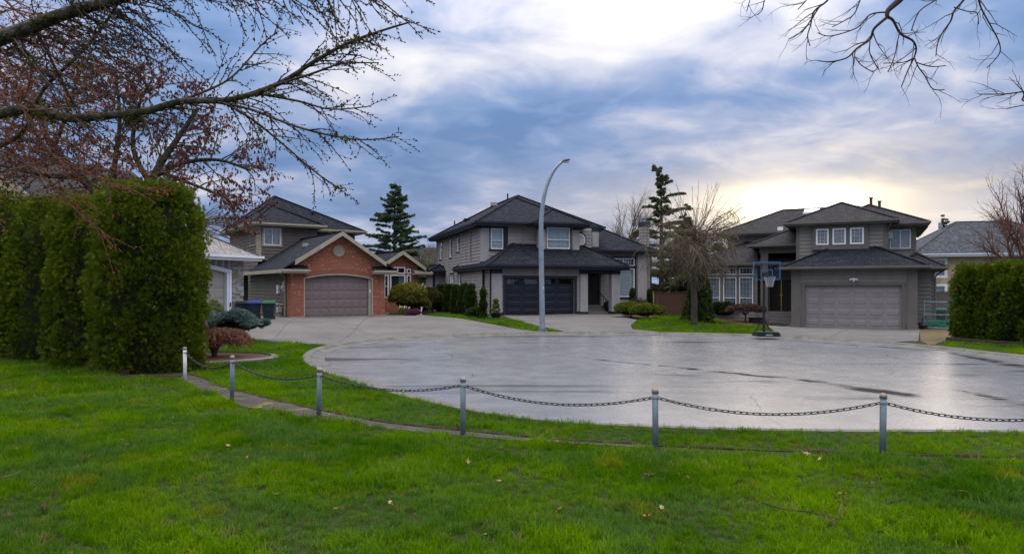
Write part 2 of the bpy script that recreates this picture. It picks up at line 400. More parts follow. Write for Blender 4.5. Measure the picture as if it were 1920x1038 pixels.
finish(g, {'Base Color': cc, 'Roughness': .95, 'Specular IOR Level': .15}, g.noise(co, 60, 4), 1., .03)
tag(mesh_obj('ground', V, F, 'lawn_soil', smooth=True), kind='structure')

def sheet(name, poly, mat, off, parent=None, skirt=.12, cell=.6, zf=None):
    """a thin slab following the ground over the given outline"""
    bm = bmesh.new(); bm.faces.new([bm.verts.new((p[0], p[1], 0)) for p in poly])
    P = np.array([(p[0], p[1]) for p in poly])
    for ax in (0, 1):
        for c in np.arange(P[:, ax].min() + cell, P[:, ax].max(), cell):
            co = (c, 0, 0) if ax == 0 else (0, c, 0); no = (1, 0, 0) if ax == 0 else (0, 1, 0)
            bmesh.ops.bisect_plane(bm, geom=bm.verts[:] + bm.edges[:] + bm.faces[:], plane_co=co, plane_no=no)
    edges = [e for e in bm.edges if len(e.link_faces) == 1]
    ex = bmesh.ops.extrude_edge_only(bm, edges=edges); sk = {v for v in ex['geom'] if isinstance(v, bmesh.types.BMVert)}
    xy = np.array([(v.co.x, v.co.y) for v in bm.verts])
    zz = terr(xy[:, 0], xy[:, 1]) if zf is None else np.full(len(xy), zf)
    for v, zq in zip(bm.verts, zz): v.co.z = zq + off - (skirt if v in sk else 0)
    bmesh.ops.recalc_face_normals(bm, faces=bm.faces[:])
    me = bpy.data.meshes.new(name); bm.to_mesh(me); bm.free(); me.materials.append(MATS[mat])
    return link(bpy.data.objects.new(name, me), parent)

# wet road
m, g = newmat('wet_road')
co = g.n('ShaderNodeNewGeometry').outputs['Position']
rot = g.n('ShaderNodeMapping', {'Vector': co, 'Rotation': (0, 0, R(24)), 'Scale': (.13, .50, 1)}).outputs[0]
pud = g.noise(rot, 1.0, 5, .55, .6)
sp = g.noise(co, 70, 3, .6); sm = g.noise(co, 1.6, 5, .6)
base = g.mix(g.mr(sm, .35, .65), (.150, .152, .164), (.200, .200, .210))
base = g.mix(g.mr(sp, .4, .75, 0, .5), base, (.09, .09, .10))
base = g.mix(g.mr(g.noise(co, .35, 5, .6), .42, .70, 0, .5), base, (.095, .097, .106))
wet = g.mr(pud, .55, .70, 0, 1, True)
wet = g.m('MULTIPLY', wet, .7)
def streak(pa, pb, w0, w1):
    # a long shallow trough that holds water between two points of the road
    A, B = gp(*pa, 0.), gp(*pb, 0.); L = (B - A).length; u = (B - A) / L; rel = g.vm('SUBTRACT', co, tuple(A)); rel = g.vm('ADD', rel, g.vm('MULTIPLY', g.vm('SUBTRACT', g.noise(co, .8, 4, .6, 0, 1), (.5, .5, .5)), (.9, .9, 0)))
    t = g.m('DIVIDE', g.vm('DOT_PRODUCT', rel, tuple(u)), L); dd = g.m('ABSOLUTE', g.vm('DOT_PRODUCT', rel, (-u.y, u.x, 0)))
    wd = g.mr(t, 0, 1, w0, w1); ends = g.m('MULTIPLY', g.mr(t, -.05, .15), g.mr(t, 1.05, .9))
    return g.m('MULTIPLY', g.m('MULTIPLY', g.mr(g.m('DIVIDE', dd, wd), 1.0, .3, 0, 1, True), ends), g.mr(g.noise(rot, 4, 4), .36, .52))
for q_ in (((1060, 668), (1500, 712), .05, .22), ((1450, 704), (1730, 745), .12, .55), ((1770, 728), (2000, 770), .12, .4), ((1480, 638), (1745, 657), .10, .45), ((1775, 660), (1930, 690), .15, .5)): wet = g.m('MAXIMUM', wet, streak(*q_))
base = g.mix(wet, base, (.035, .035, .040))
rough = g.m('ADD', g.mr(wet, 0, 1,   .24, .08), g.m('MULTIPLY', sm, .06))
vo = g.n('ShaderNodeTexVoronoi', {'Vector': g.vm('ADD', co, g.vm('MULTIPLY', g.noise(co, .5, 3, .5, 0, 1), (1.6, 1.6, 0))), 'Scale': .16}, feature='DISTANCE_TO_EDGE').outputs[0]
base = g.mix(g.m('MULTIPLY', g.mr(vo, .0022, .0006), g.mr(g.noise(co, .6, 3), .42, .55)), base, (.03, .03, .032))
base = g.mix(g.mr(g.noise(co, 22, 4, .7), .58, .75, 0, .2), base, (.07, .07, .075))
hb = g.m('MULTIPLY', g.m('ADD', sp, g.m('MULTIPLY', g.noise(co, 9, 4), .6)), g.mr(wet, 0, 1, 1, .15))
finish(g, {'Base Color': base, 'Roughness': rough, 'Specular IOR Level': .25, 'IOR': 1.4}, hb, .2, .006)
rd = mesh_obj('road', [(p[0], p[1], .0) for p in ROAD], [tuple(range(len(ROAD)))], 'wet_road'); tag(rd, kind='structure')

# kerb with gutter pan, cast in lengths
m, g = newmat('kerb_concrete')
co = g.n('ShaderNodeNewGeometry').outputs['Position']
cc = g.mix(g.mr(g.noise(co, 2.2, 5), .35, .65), (.150, .142, .133), (.095, .090, .085))
cc = g.mix(g.mr(g.noise(co, 26, 3), .45, .75, 0, .5), cc, (.13, .12, .105))
cc = g.mix(g.mr(g.noise(co, 1.1, 4), .60, .72, 0, .7), cc, (.085, .090, .040))
finish(g, {'Base Color': cc, 'Roughness': .75, 'Specular IOR Level': .2}, g.noise(co, 60, 3), .3, .006)
kerb = tag(link(bpy.data.objects.new('kerb', None)), kind='structure')
seg = np.hypot(*np.diff(ROAD, axis=0).T); arc = np.r_[0, np.cumsum(seg)]; tot = arc[-1]
def road_pt(s_):
    x_, y_ = np.interp(s_, arc, ROAD[:, 0]), np.interp(s_, arc, ROAD[:, 1]); e = .15
    tx = np.interp(min(s_ + e, tot), arc, ROAD[:, 0]) - np.interp(max(s_ - e, 0), arc, ROAD[:, 0])
    ty = np.interp(min(s_ + e, tot), arc, ROAD[:, 1]) - np.interp(max(s_ - e, 0), arc, ROAD[:, 1]); L = math.hypot(tx, ty)
    return np.array([x_, y_]), np.array([-ty, tx]) / L * (1 if True else -1)
# the outline runs with the road on its right-hand side, so the outward normal is its left-hand side
t0, nn0 = road_pt(60.)
if inpoly(*(t0 + nn0 * .5)[:, None], ROAD)[0]: NS = -1
else: NS = 1
prof = [(-.30, -.05), (-.30, .006), (-.02, .014), (.04, .028), (.11, .085), (.15, .096), (.30, .098), (.30, -.2)]
s_ = 16.0
while s_ < tot - 14:
    e_ = min(s_ + 3.0, tot); mb = MB(); k = 0; rows = []
    for a in np.linspace(s_ + .008, e_ - .008, 7):
        p, nn = road_pt(a); nn = nn * NS
        rows.append([(p[0] + nn[0] * o_, p[1] + nn[1] * o_, h_ + random.uniform(-.001, .001)) for o_, h_ in prof])
    for ra, rb in zip(rows, rows[1:]):
        for j in range(len(prof) - 1): mb.face(ra[j], ra[j + 1], rb[j + 1], rb[j])
    mb.face(*rows[0]); mb.face(*rows[-1][::-1])
    mb.build('kerb_length', 'kerb_concrete', kerb, uv=False); s_ += 3.0

# driveways
m, g = newmat('aggregate')
co = g.n('ShaderNodeNewGeometry').outputs['Position']
cc = g.mix(g.mr(g.noise(co, .5, 5, .6), .35, .65), (.170, .160, .157), (.118, .110, .108))
cc = g.mix(g.mr(g.n('ShaderNodeTexVoronoi', {'Vector': co, 'Scale': 38.}).outputs[1], .2, .8, 0, .6), cc, (.080, .074, .071))
cc = g.mix(g.mr(g.noise(co, .35, 3), .58, .70, 0, .45), cc, (.085, .078, .074))
finish(g, {'Base Color': cc, 'Roughness': .85, 'Specular IOR Level': .15}, g.n('ShaderNodeTexVoronoi', {'Vector': co, 'Scale': 38.}).outputs[0], .4, .008)
pm('moss_slab', (.130, .090, .040), (.070, .062, .030), 2.2, .85, .4, 40)
def clip(poly, a, b, keep, gap):
    """the part of the outline on one side of the line a-b, drawn back by half a joint"""
    ex, ey = b[0] - a[0], b[1] - a[1]; L = math.hypot(ex, ey); nx_, ny_ = -ey / L * keep, ex / L * keep
    f = lambda p: (p[0] - a[0]) * nx_ + (p[1] - a[1]) * ny_ - gap
    out = []
    for i in range(len(poly)):
        p, q = poly[i], poly[(i + 1) % len(poly)]; fp, fq = f(p), f(q)
        if fp >= 0: out.append(p)
        if fp * fq < 0: t = fp / (fp - fq); out.append((p[0] + (q[0] - p[0]) * t, p[1] + (q[1] - p[1]) * t))
    return out
def driveway(name, outline, cuts, mat='aggregate'):
    root = tag(link(bpy.data.objects.new(name, None)), kind='structure'); polys = [outline]
    for a, b in cuts:
        nxt = []
        for p in polys:
            for k in (1, -1):
                q = clip(p, a, b, k, .008)
                if len(q) > 2: nxt.append(q)
        polys = nxt
    for p in polys: sheet('slab', p, mat, .028 + random.uniform(-.003, .003), root)
    return root
g2 = lambda *pp: [tuple(gp(*p)[:2]) for p in pp]
def kerb_run(pa, pb, off=.31, n=16):
    """points along the back of the kerb between two pixels"""
    A, B = gp(*pa), gp(*pb)
    sa = arc[np.argmin(np.hypot(ROAD[:, 0] - A.x, ROAD[:, 1] - A.y))]; sb = arc[np.argmin(np.hypot(ROAD[:, 0] - B.x, ROAD[:, 1] - B.y))]
    out = []
    for s in np.linspace(sa, sb, n): p, nn = road_pt(s); q = p + nn * NS * off; out.append(tuple(q))
    return out
D1 = kerb_run((1000, 626), (640, 651)) + g2((560, 645), (484, 640), (432, 606), (426, 596), (470, 593), (560, 590), (690, 586), (765, 586), (800, 592), (870, 599), (930, 610), (980, 619))
driveway('driveway_left', D1, [g2((505, 640), (570, 594)), g2((590, 606), (1000, 619)), g2((570, 596), (700, 640)), g2((700, 592), (640, 640))])
D2 = kerb_run((1228, 626), (1058, 626)) + g2((1040, 618), (965, 600), (938, 591), (945, 586), (1165, 586), (1165, 592), (1195, 601), (1183, 610), (1186, 618))
driveway('driveway_middle', D2, [g2((1045, 598), (1210, 622)), g2((950, 606), (1190, 606))])
D3 = kerb_run((1735, 651), (1462, 634)) + g2((1452, 622), (1440, 612), (1485, 609), (1725, 611), (1722, 640))
driveway('driveway_right', D3, [g2((1605, 612), (1550, 640))])
driveway('side_slab', g2((1724, 618), (1726, 640), (1745, 649), (1772, 640), (1792, 632), (1786, 616)), [], 'moss_slab')
# ------------------------------------------------------------------ house kit (local: u right along the front, v into the depth, z up)
def front(v0): return lambda a, o, z: (a, v0 - o, z)
def back_face(v0): return lambda a, o, z: (a, v0 + o, z)
def left(u0): return lambda a, o, z: (u0 - o, a, z)
def right(u0): return lambda a, o, z: (u0 + o, a, z)
def wall(par, P, a0, a1, z0, z1, mat, holes=(), lap=.2, proud=.034, name='wall', reveal=.13):
    mb = MB(); eps = 1e-6
    A = sorted({a0, a1, *[h[0] for h in holes], *[h[1] for h in holes]}); A = [a for a in A if a0 - eps <= a <= a1 + eps]
    Zs = {z0, z1, *[h[2] for h in holes], *[h[3] for h in holes]}
    laps = []
    if lap:
        laps = [z0 + lap * k for k in range(1, int((z1 - z0) / lap) + 1) if z0 + lap * k < z1 - .01]; Zs |= set(laps)
    Zs = sorted(z for z in Zs if z0 - eps <= z <= z1 + eps)
    off = (lambda z, base: proud * (1 - (z - base) / lap)) if lap else (lambda z, b: 0.)
    inh = lambda a, z: any(h[0] - eps < a < h[1] + eps and h[2] - eps < z < h[3] + eps for h in holes)
    for za, zb in zip(Zs, Zs[1:]):
        if zb - za < 1e-5: continue
        base = z0 + lap * math.floor((za - z0) / lap + 1e-4) if lap else 0
        for aa, ab in zip(A, A[1:]):
            if inh((aa + ab) / 2, (za + zb) / 2): continue
            mb.face(P(aa, off(za, base), za), P(ab, off(za, base), za), P(ab, off(zb, base), zb), P(aa, off(zb, base), zb))
            if lap and any(abs(za - l) < 1e-5 for l in laps): mb.face(P(aa, 0, za), P(ab, 0, za), P(ab, proud, za), P(aa, proud, za))
    for h in holes:
        c = [(h[0], h[2]), (h[1], h[2]), (h[1], h[3]), (h[0], h[3])]
        for (p, q), (r_, s) in zip(c, c[1:] + c[:1]): mb.face(P(p, proud * .6, q), P(r_, proud * .6, s), P(r_, -reveal, s), P(p, -reveal, q))
    return mb.build(name, mat, par)
def pbox(mb, P, a0, a1, o0, o1, z0, z1):
    p, q = P(a0, o0, z0), P(a1, o1, z1)
    return mb.box(min(p[0], q[0]), max(p[0], q[0]), min(p[1], q[1]), max(p[1], q[1]), z0, z1)
def casing(par, P, a0, a1, z0, z1, wd, mat, o=.045, bottom=True, name='casing'):
    mb = MB(); pbox(mb, P, a0 - wd, a0, -.01, o, z0, z1); pbox(mb, P, a1, a1 + wd, -.01, o, z0, z1)
    pbox(mb, P, a0 - wd - .02, a1 + wd + .02, -.01, o + .008, z1, z1 + wd)
    if bottom: pbox(mb, P, a0 - wd - .02, a1 + wd + .02, -.01, o + .02, z0 - wd, z0)
    return mb.build(name, mat, par)
def window(par, P, a0, a1, z0, z1, vs=(), hs=(), grid=None, back='unlit_interior', casem=None, cw=.1, fm='white_vinyl', fw=.05, o=.03, label=None, gdark=False):
    """frame > panes, muntins, casing, what hangs behind the glass; fills a hole in the wall"""
    mb = MB()
    for b in ((a0 - .01, a0 + fw, z0 - .01, z1 + .01), (a1 - fw, a1 + .01, z0 - .01, z1 + .01), (a0 + fw, a1 - fw, z0 - .01, z0 + fw), (a0 + fw, a1 - fw, z1 - fw, z1 + .01)):
        pbox(mb, P, b[0], b[1], -.06, o, b[2], b[3])
    va = [a0 + fw] + [a0 + (a1 - a0) * t for t in vs] + [a1 - fw]; ha = [z0 + fw] + [z0 + (z1 - z0) * t for t in hs] + [z1 - fw]
    for t in va[1:-1]: pbox(mb, P, t - fw * .45, t + fw * .45, -.055, o - .008, z0 + fw, z1 - fw)
    for t in ha[1:-1]: pbox(mb, P, a0 + fw, a1 - fw, -.052, o - .012, t - fw * .4, t + fw * .4)
    fr = mb.build('window', fm, par)
    if label: fr['label'] = label
    for i in range(len(va) - 1):
        for j in range(len(ha) - 1):
            x0, x1 = va[i] + (fw * .4 if i else -.01), va[i + 1] - (fw * .4 if i < len(va) - 2 else -.01)
            y0, y1 = ha[j] + (fw * .35 if j else -.01), ha[j + 1] - (fw * .35 if j < len(ha) - 2 else -.01)
            o_ = -.03 + .012 * ((i + j) % 2)
            MB().face(P(x0, o_, y0), P(x1, o_, y0), P(x1, o_, y1), P(x0, o_, y1)).build('pane', 'glass', fr)
    if grid:
        mb = MB(); w_ = .011
        for k in range(1, grid[0]): t = a0 + (a1 - a0) * k / grid[0]; pbox(mb, P, t - w_, t + w_, -.046, -.034, z0 + fw, z1 - fw)
        for k in range(1, grid[1]): t = z0 + (z1 - z0) * k / grid[1]; pbox(mb, P, a0 + fw, a1 - fw, -.049, -.037, t - w_, t + w_)
        mb.build('muntin', fm, fr)
    # behind the glass
    if back in ('blind', 'shade'):
        mb = MB(); n = int((z1 - z0) / .05)
        for k in range(n):
            z = z0 + (z1 - z0) * (k + .1) / n; mb.face(P(a0, -.10, z), P(a1, -.10, z), P(a1, -.115, z + .046), P(a0, -.115, z + .046))
        mb.build('blind', 'blind', fr)
    elif back.startswith('curtain'):
        mb = MB(); n = 24; spans = ((a0, a0 + (a1 - a0) * .98),) if back != 'curtain_teal' else ((a0 + (a1 - a0) * .62, a1),)
        for s0, s1 in spans:
            for k in range(n):
                t0, t1 = s0 + (s1 - s0) * k / n, s0 + (s1 - s0) * (k + 1) / n; f0, f1 = -.13 - .03 * math.sin(k * 1.7), -.13 - .03 * math.sin((k + 1) * 1.7)
                mb.face(P(t0, f0, z0), P(t1, f1, z0), P(t1, f1, z1), P(t0, f0, z1))
        mb.build('curtain', back, fr)
    MB().face(P(a0 - .05, -.32, z0 - .05), P(a1 + .05, -.32, z0 - .05), P(a1 + .05, -.32, z1 + .05), P(a0 - .05, -.32, z1 + .05)).build('dark_backing', 'unlit_interior', fr)  # flat dark sheet standing in for the unlit room
    if casem: casing(fr, P, a0 - .01, a1 + .01, z0 - .01, z1 + .01, cw, casem)
    return fr
def hole(a0, a1, z0, z1): return (a0, a1, z0, z1)
def fascia(par, pts, fh, mat, ze, closed=True, t=.1, gut=True):
    n = len(pts)
    cx, cy = np.mean([p[0] for p in pts]), np.mean([p[1] for p in pts])
    for i in range(n if closed else n - 1):
        p, q = pts[i], pts[(i + 1) % n]; mb = MB()
        d = Vector((q[0] - p[0], q[1] - p[1], 0)).normalized(); nn = Vector((d.y, -d.x, 0))
        if nn.dot(Vector(((p[0] + q[0]) / 2 - cx, (p[1] + q[1]) / 2 - cy, 0))) < 0: nn = -nn
        e = d * (t * .5 + .002 * (i % 2))
        a, b = Vector((p[0], p[1], 0)) - e, Vector((q[0], q[1], 0)) + e
        mb.beam((a.x, a.y, ze - fh / 2), (b.x, b.y, ze - fh / 2), .05, fh)
        if gut:
            o_ = nn * .075
            mb.beam((a.x + o_.x - d.x * .075, a.y + o_.y - d.y * .075, ze - .055), (b.x + o_.x + d.x * .075, b.y + o_.y + d.y * .075, ze - .055), .10, .11 - .004 * (i % 2))
        mb.build('fascia', mat, par)
def caps(par, lines, mat):
    for p, q in lines:
        p, q = Vector(p), Vector(q); L = (q - p).length; n = max(2, int(L / .22)); mb = MB(); d = (q - p) / n
        for k in range(n):
            a = p + d * k; b = p + d * (k + 1.02)
            mb.beam(a + Vector((0, 0, .022)), b + Vector((0, 0, .012)), .22, .028)
        o = mb.build('ridge_cap', mat, par)
        o['kind'] = 'stuff'
def hip(par, u0, u1, v0, v1, ze, pitch, mat, fmat, fh=.2, apex=None, soff=None, fas=True, gut=True, capm=None):
    w_, d_ = u1 - u0, v1 - v0; A, B, C, D = (u0, v0, ze), (u1, v0, ze), (u1, v1, ze), (u0, v1, ze); mb = MB()
    if apex: E = F = apex
    elif w_ <= d_: h = w_ / 2; E = (u0 + h, v0 + h, ze + h * pitch); F = (u0 + h, v1 - h, ze + h * pitch)
    else: h = d_ / 2; E = (u0 + h, v0 + h, ze + h * pitch); F = (u1 - h, v0 + h, ze + h * pitch)
    if apex or abs(Vector(E).x - Vector(F).x) + abs(E[1] - F[1]) < 1e-4:
        for p, q in ((A, B), (B, C), (C, D), (D, A)): mb.face(p, q, E)
        ln = [(A, E), (B, E), (C, E), (D, E)]
    elif w_ <= d_:
        mb.face(A, B, E).face(B, C, F, E).face(C, D, F).face(D, A, E, F); ln = [(A, E), (B, E), (C, F), (D, F), (E, F)]
    else:
        mb.face(A, B, F, E).face(B, C, F).face(C, D, E, F).face(D, A, E); ln = [(A, E), (D, E), (B, F), (C, F), (E, F)]
    ro = mb.build('roof', mat, par)
    zs = ze - fh + .03
    MB().face((u0 + .02, v0 + .02, zs), (u1 - .02, v0 + .02, zs), (u1 - .02, v1 - .02, zs), (u0 + .02, v1 - .02, zs)).build('soffit', soff or fmat, ro)
    if fas: fascia(ro, [A[:2], B[:2], C[:2], D[:2]], fh, fmat, ze - .01, gut=gut)
    caps(ro, ln, capm or mat); return ro
def gable(par, uc, half, v0, v1, ze, pitch, mat, fmat, rake=.2, th=.10):
    """ridge along v; half = plan half-width to the eaves"""
    zr = ze + half * pitch; mb = MB()
    for s in (-1, 1):
        e = uc + s * half
        mb.face((uc, v0, zr), (e, v0, ze), (e, v1, ze), (uc, v1, zr)); mb.face((uc, v0, zr - th), (e, v0, ze - th), (e, v1, ze - th), (uc, v1, zr - th))
        mb.face((uc, v0, zr), (e, v0, ze), (e, v0, ze - th), (uc, v0, zr - th))
        mb.face((e, v0, ze), (e, v1, ze), (e, v1, ze - th), (e, v0, ze - th))
    ro = mb.build('roof', mat, par); caps(ro, [((uc, v0, zr), (uc, v1, zr))], mat); return ro, zr
def rakes(par, uc, half, v0, ze, zr, mat, wd=.2, foot=0.):
    for s in (-1, 1):
        mb = MB(); d = Vector((s * half, 0, ze - zr)).normalized(); L = Vector((half, 0, zr - ze)).length - foot
        a = Vector((uc, v0, zr - .02 - wd * .5)); b = a + d * L
        sl = (zr - ze) / half
        # board with plumb cuts
        h = wd * math.sqrt(1 + sl * sl) / 2
        for y0, y1 in ((v0 - .05 - .003 * s, v0 + .02),):
            pts = [(a.x, a.z + h), (b.x, b.z + h), (b.x, b.z - h), (a.x, a.z - h)]
            k = len(mb.V); mb.V += [(p[0], y0, p[1]) for p in pts] + [(p[0], y1, p[1]) for p in pts]
            mb.F += [tuple(k + i for i in f) for f in ((0, 1, 2, 3), (7, 6, 5, 4), (0, 4, 5, 1), (1, 5, 6, 2), (2, 6, 7, 3), (3, 7, 4, 0))]
        mb.build('rake_board', mat, par)
PANEL = {}
def panel_mesh(w_, h_, key, mat):
    k = (round(w_, 3), round(h_, 3), mat)
    if k not in PANEL:
        b = .035; t = .016; V = [(0, 0, 0), (w_, 0, 0), (w_, 0, h_), (0, 0, h_), (b, -t, b), (w_ - b, -t, b), (w_ - b, -t, h_ - b), (b, -t, h_ - b)]
        me = bpy.data.meshes.new('panel'); me.from_pydata(V, [], [(0, 1, 5, 4), (1, 2, 6, 5), (2, 3, 7, 6), (3, 0, 4, 7), (4, 5, 6, 7)]); me.materials.append(MATS[mat]); PANEL[k] = me
    return PANEL[k]
def garage_door(par, u0, u1, z0, z1, v, rows, cols, mat, pad=(.13, .07), glass_top=False, label=None, skip_top=False, top_arch=0):
    mb = MB(); sh = (z1 - z0) / rows
    for r_ in range(rows):   # sections with a rabbet between them
        a, b = z0 + r_ * sh, z0 + (r_ + 1) * sh - .012
        if glass_top and r_ == rows - 1: continue
        mb.box(u0, u1, v, v + .05, a, b); mb.box(u0, u1, v + .012, v + .05, b, b + .012)
    if glass_top:
        a, b = z0 + (rows - 1) * sh, z1; cw = (u1 - u0) / cols
        mb.box(u0, u1, v, v + .05, a, a + pad[1] + .02); mb.box(u0, u1, v, v + .05, b - pad[1] + .02, b)
        for c in range(cols + 1):
            x_ = u0 + c * cw; mb.box(max(u0, x_ - pad[0]), min(u1, x_ + pad[0]), v + .001, v + .05, a + pad[1] + .02, b - pad[1] + .02)
    gd = mb.build('garage_door', mat, par)
    if label: gd['label'] = label
    cw = (u1 - u0) / cols
    for r_ in range(rows):
        for c in range(cols):
            x0, x1, a, b = u0 + c * cw + pad[0], u0 + (c + 1) * cw - pad[0], z0 + r_ * sh + pad[1] + .01, z0 + (r_ + 1) * sh - pad[1] - .01
            if glass_top and r_ == rows - 1:
                MB().face((x0 - .01, v + .03, a - .01), (x1 + .01, v + .03, a - .01), (x1 + .01, v + .03, b + .04), (x0 - .01, v + .03, b + .04)).build('pane', 'glass', gd)
                continue
            if skip_top and r_ == rows - 1: continue
            o = link(bpy.data.objects.new('panel', panel_mesh(x1 - x0, b - a, 0, mat)), gd); o.location = (x0, v - .001, a)
    if glass_top: MB().box(u0, u1, v + .5, v + .52, z0, z1 + .1).build('dark_interior', 'unlit_interior', gd)  # dark sheet standing in for the unlit garage
    return gd
def downpipe(par, pts, mat, r=.04): MB().tube(pts, r, 6).build('downpipe', mat, par)

# ------------------------------------------------------------------ right-hand house
H = thing('suburban_house', 'olive grey two-storey house with pale grey garage door and triple upper windows', 'house', (15.2, 35.4, -.03), R(-28))
SD, TR = 'siding_olive', 'trim_olive'
P = front(0)
wall(H, P, -.61, 4.99, -.3, 3.02, SD, [hole(0, 4.36, -.3, 2.18)], reveal=.2)
wall(H, left(-.61), 0, 4.2, -.3, 3.05, SD); wall(H, right(4.99), 0, 2.0, -.3, 3.05, SD)
for a in (-.66, 4.60):
    mb = MB(); mb.box(a, a + .42, -.12, .06, -.3, 2.98); mb.box(a - .03, a + .45, -.15, .05, -.3, .26); mb.box(a - .03, a + .45, -.15, .05, 2.84, 2.985); mb.build('pilaster', TR, H)
casing(H, P, 0, 4.36, -.3, 2.18, .16, TR, .05, False, 'door_casing')
[MB().box(a_, b_, -.06, .0, -.3, .2).build('plinth', TR, H) for a_, b_ in ((-.26, -.16), (4.52, 4.60))]
garage_door(H, .005, 4.355, .0, 2.17, .12, 4, 6, 'door_grey', (.085, .13))
hip(H, -1.1, 5.46, -.5, 6.5, 3.14, .475, 'shingle', TR, .18)
mb = MB(); mb.box(2.2, 2.32, -.10, -.02, 2.42, 2.54)
for s in (-1, 1): mb.tube([(2.26 + s * .05, -.08, 2.48), (2.26 + s * .17, -.17, 2.46)], [.03, .06], 8)
mb.tube([(2.26, -.1, 2.44), (2.26, -.18, 2.36)], [.03, .05], 8); mb.build('security_light', 'white_vinyl', H)
# upper wing over the garage
P = front(1.7); W3 = [(.42, 1.02), (1.22, 1.84), (2.05, 2.68)]
wall(H, P, -.54, 3.7, 3.2, 5.42, SD, [hole(a, b, 4.34, 5.18) for a, b in W3], reveal=.2)
wall(H, left(-.54), 1.7, 6, 3.0, 5.42, SD); wall(H, right(3.7), 1.7, 3.2, 3.2, 5.42, SD)
wall(H, front(1.52), .24, 2.88, 4.16, 5.38, TR, [hole(a, b, 4.34, 5.18) for a, b in W3], lap=0, name='bay_panel', reveal=.19)
mb = MB(); mb.box(.20, 2.92, 1.47, 1.70, 4.08, 4.158); mb.box(.235, .30, 1.525, 1.7, 4.16, 5.38); mb.box(2.82, 2.885, 1.525, 1.7, 4.16, 5.38); mb.build('bay_sill', TR, H)
for a, b in W3: window(H, front(1.52), a, b, 4.34, 5.18, grid=(3, 4), back='curtain', fw=.07)
hip(H, -1.08, 4.18, 1.2, 9, 5.58, .465, 'shingle_brown', TR, .2)
[MB().box(a_, b_, 1.65, 1.9, 3.3, 5.4).build('corner_board', TR, H) for a_, b_ in ((3.60, 3.75), (-.59, -.44))]
downpipe(H, [(3.95, 1.3, 5.36), (3.80, 1.55, 5.1), (3.78, 1.66, 4.9), (3.78, 1.66, 3.9)], TR)
# set-back right section with the window and its air-conditioner
P = front(3.2); wall(H, P, 3.7, 5.09, 2.9, 5.36, SD, [hole(3.90, 4.86, 4.12, 5.12)])
window(H, P, 3.90, 4.86, 4.12, 5.12, vs=(.5,), back='curtain', casem=TR, cw=.09)
wall(H, right(5.09), 3.2, 11, 2.9, 5.36, SD)
mb = MB(); mb.box(3.80, 4.02, 2.9, 3.18, 4.66, 5.0); ac = mb.build('air_conditioner', 'white_vinyl', H)
mb = MB()
for k in range(5): mb.box(3.83, 3.99, 2.89, 2.90, 4.70 + k * .055, 4.72 + k * .055)
mb.build('grille', 'meter_grey', ac)
hip(H, .2, 5.62, 2.7, 12.2, 5.50, .47, 'shingle_brown', TR, .2)
MB().box(4.97, 5.11, 3.17, 3.32, 3.2, 5.35).build('corner_board', TR, H)
# lower right wing
P = front(2.0); wall(H, P, 5.0, 5.82, -.3, 3.0, SD); wall(H, right(5.82), 2, 10, -.3, 3.0, SD)
MB().box(5.72, 5.85, 1.97, 2.12, -.3, 2.98).build('corner_board', TR, H)
hip(H, 3.9, 6.32, 1.5, 10.5, 3.13, .6, 'shingle_brown', TR, .18)
downpipe(H, [(6.25, 1.6, 2.93), (6.0, 1.9, 2.75), (5.88, 1.98, 2.6), (5.88, 1.98, 0)], TR)
# main upper body to the left
P = front(6.0); wall(H, P, -5.0, -.5, 3.3, 5.38, SD); wall(H, left(-5.0), 6, 11, 0, 5.38, SD); wall(H, back_face(11.6), -5, 5.09, -.3, 5.38, SD)
hip(H, -5.5, 5.64, 5.45, 12.3, 5.48, .47, 'shingle_brown', TR, .2)
mb = MB(); sx = .4; mb.face((-.75, 8.0, 6.78), (.15, 8.0, 6.78), (.15, 8.55, 7.04), (-.75, 8.55, 7.04)).build('skylight', 'white_vinyl', H)
MB().beam((-.8, 7.96, 6.72), (.2, 7.96, 6.72), .08, .1).build('skylight_curb', 'white_vinyl', H)
for (a, b, t_) in ((3.0, 5.2, 7.1), (3.42, 5.0, 6.86)):
    mb = MB(); mb.tube([(a, b, 6.0), (a, b, t_)], .075, 8); mb.tube([(a, b, t_), (a, b, t_ + .05)], .11, 8); mb.build('vent_pipe', 'bark_red', H)
mb = MB(); mb.box(-2.0, -1.7, 5.5, 5.75, 5.5, 5.72); mb.build('roof_vent', 'white_vinyl', H)
# porch
mb = MB(); mb.box(-2.60, -2.2, 2.9, 3.28, -.3, 4.02); mb.box(-2.64, -2.16, 2.86, 3.32, .5, .74); mb.build('porch_column', TR, H)
MB().box(-2.66, -.62, 2.88, 3.30, 4.02, 4.34).build('porch_beam', TR, H)
hip(H, -3.15, 1.2, 2.45, 8.4, 4.52, .47, 'shingle_brown', TR, .18)
P = front(4.2); wall(H, P, -2.86, -.55, .3, 4.4, TR, [hole(-2.26, -1.02, .72, 2.5), hole(-2.2, -.75, 3.0, 3.66)], lap=0)
window(H, P, -2.2, -.75, 3.0, 3.66, grid=(5, 2), back='unlit_interior', fm=TR, fw=.06)
for a, b, hx in ((-2.255, -1.645, 1), (-1.635, -1.025, -1)):
    mb = MB(); mb.box(a, b, 4.26, 4.31, .73, 2.49); dd = mb.build('front_door', 'door_dark', H)
    MB().box(a + .13, b - .13, 4.245, 4.262, 1.62, 2.32).build('door_lite', 'black_metal', dd)
    MB().tube([(b - .06 if hx > 0 else a + .06, 4.2, 1.62), (b - .06 if hx > 0 else a + .06, 4.26, 1.62)], .03, 8).build('door_handle', 'brass', dd)
MB().box(-1.66, -1.62, 4.23, 4.26, .73, 2.49).build('astragal', 'brass', H)
mb = MB(); mb.box(-2.86, -.56, 2.75, 4.3, -.3, .70); mb.build('porch_floor', 'concrete_step', H)
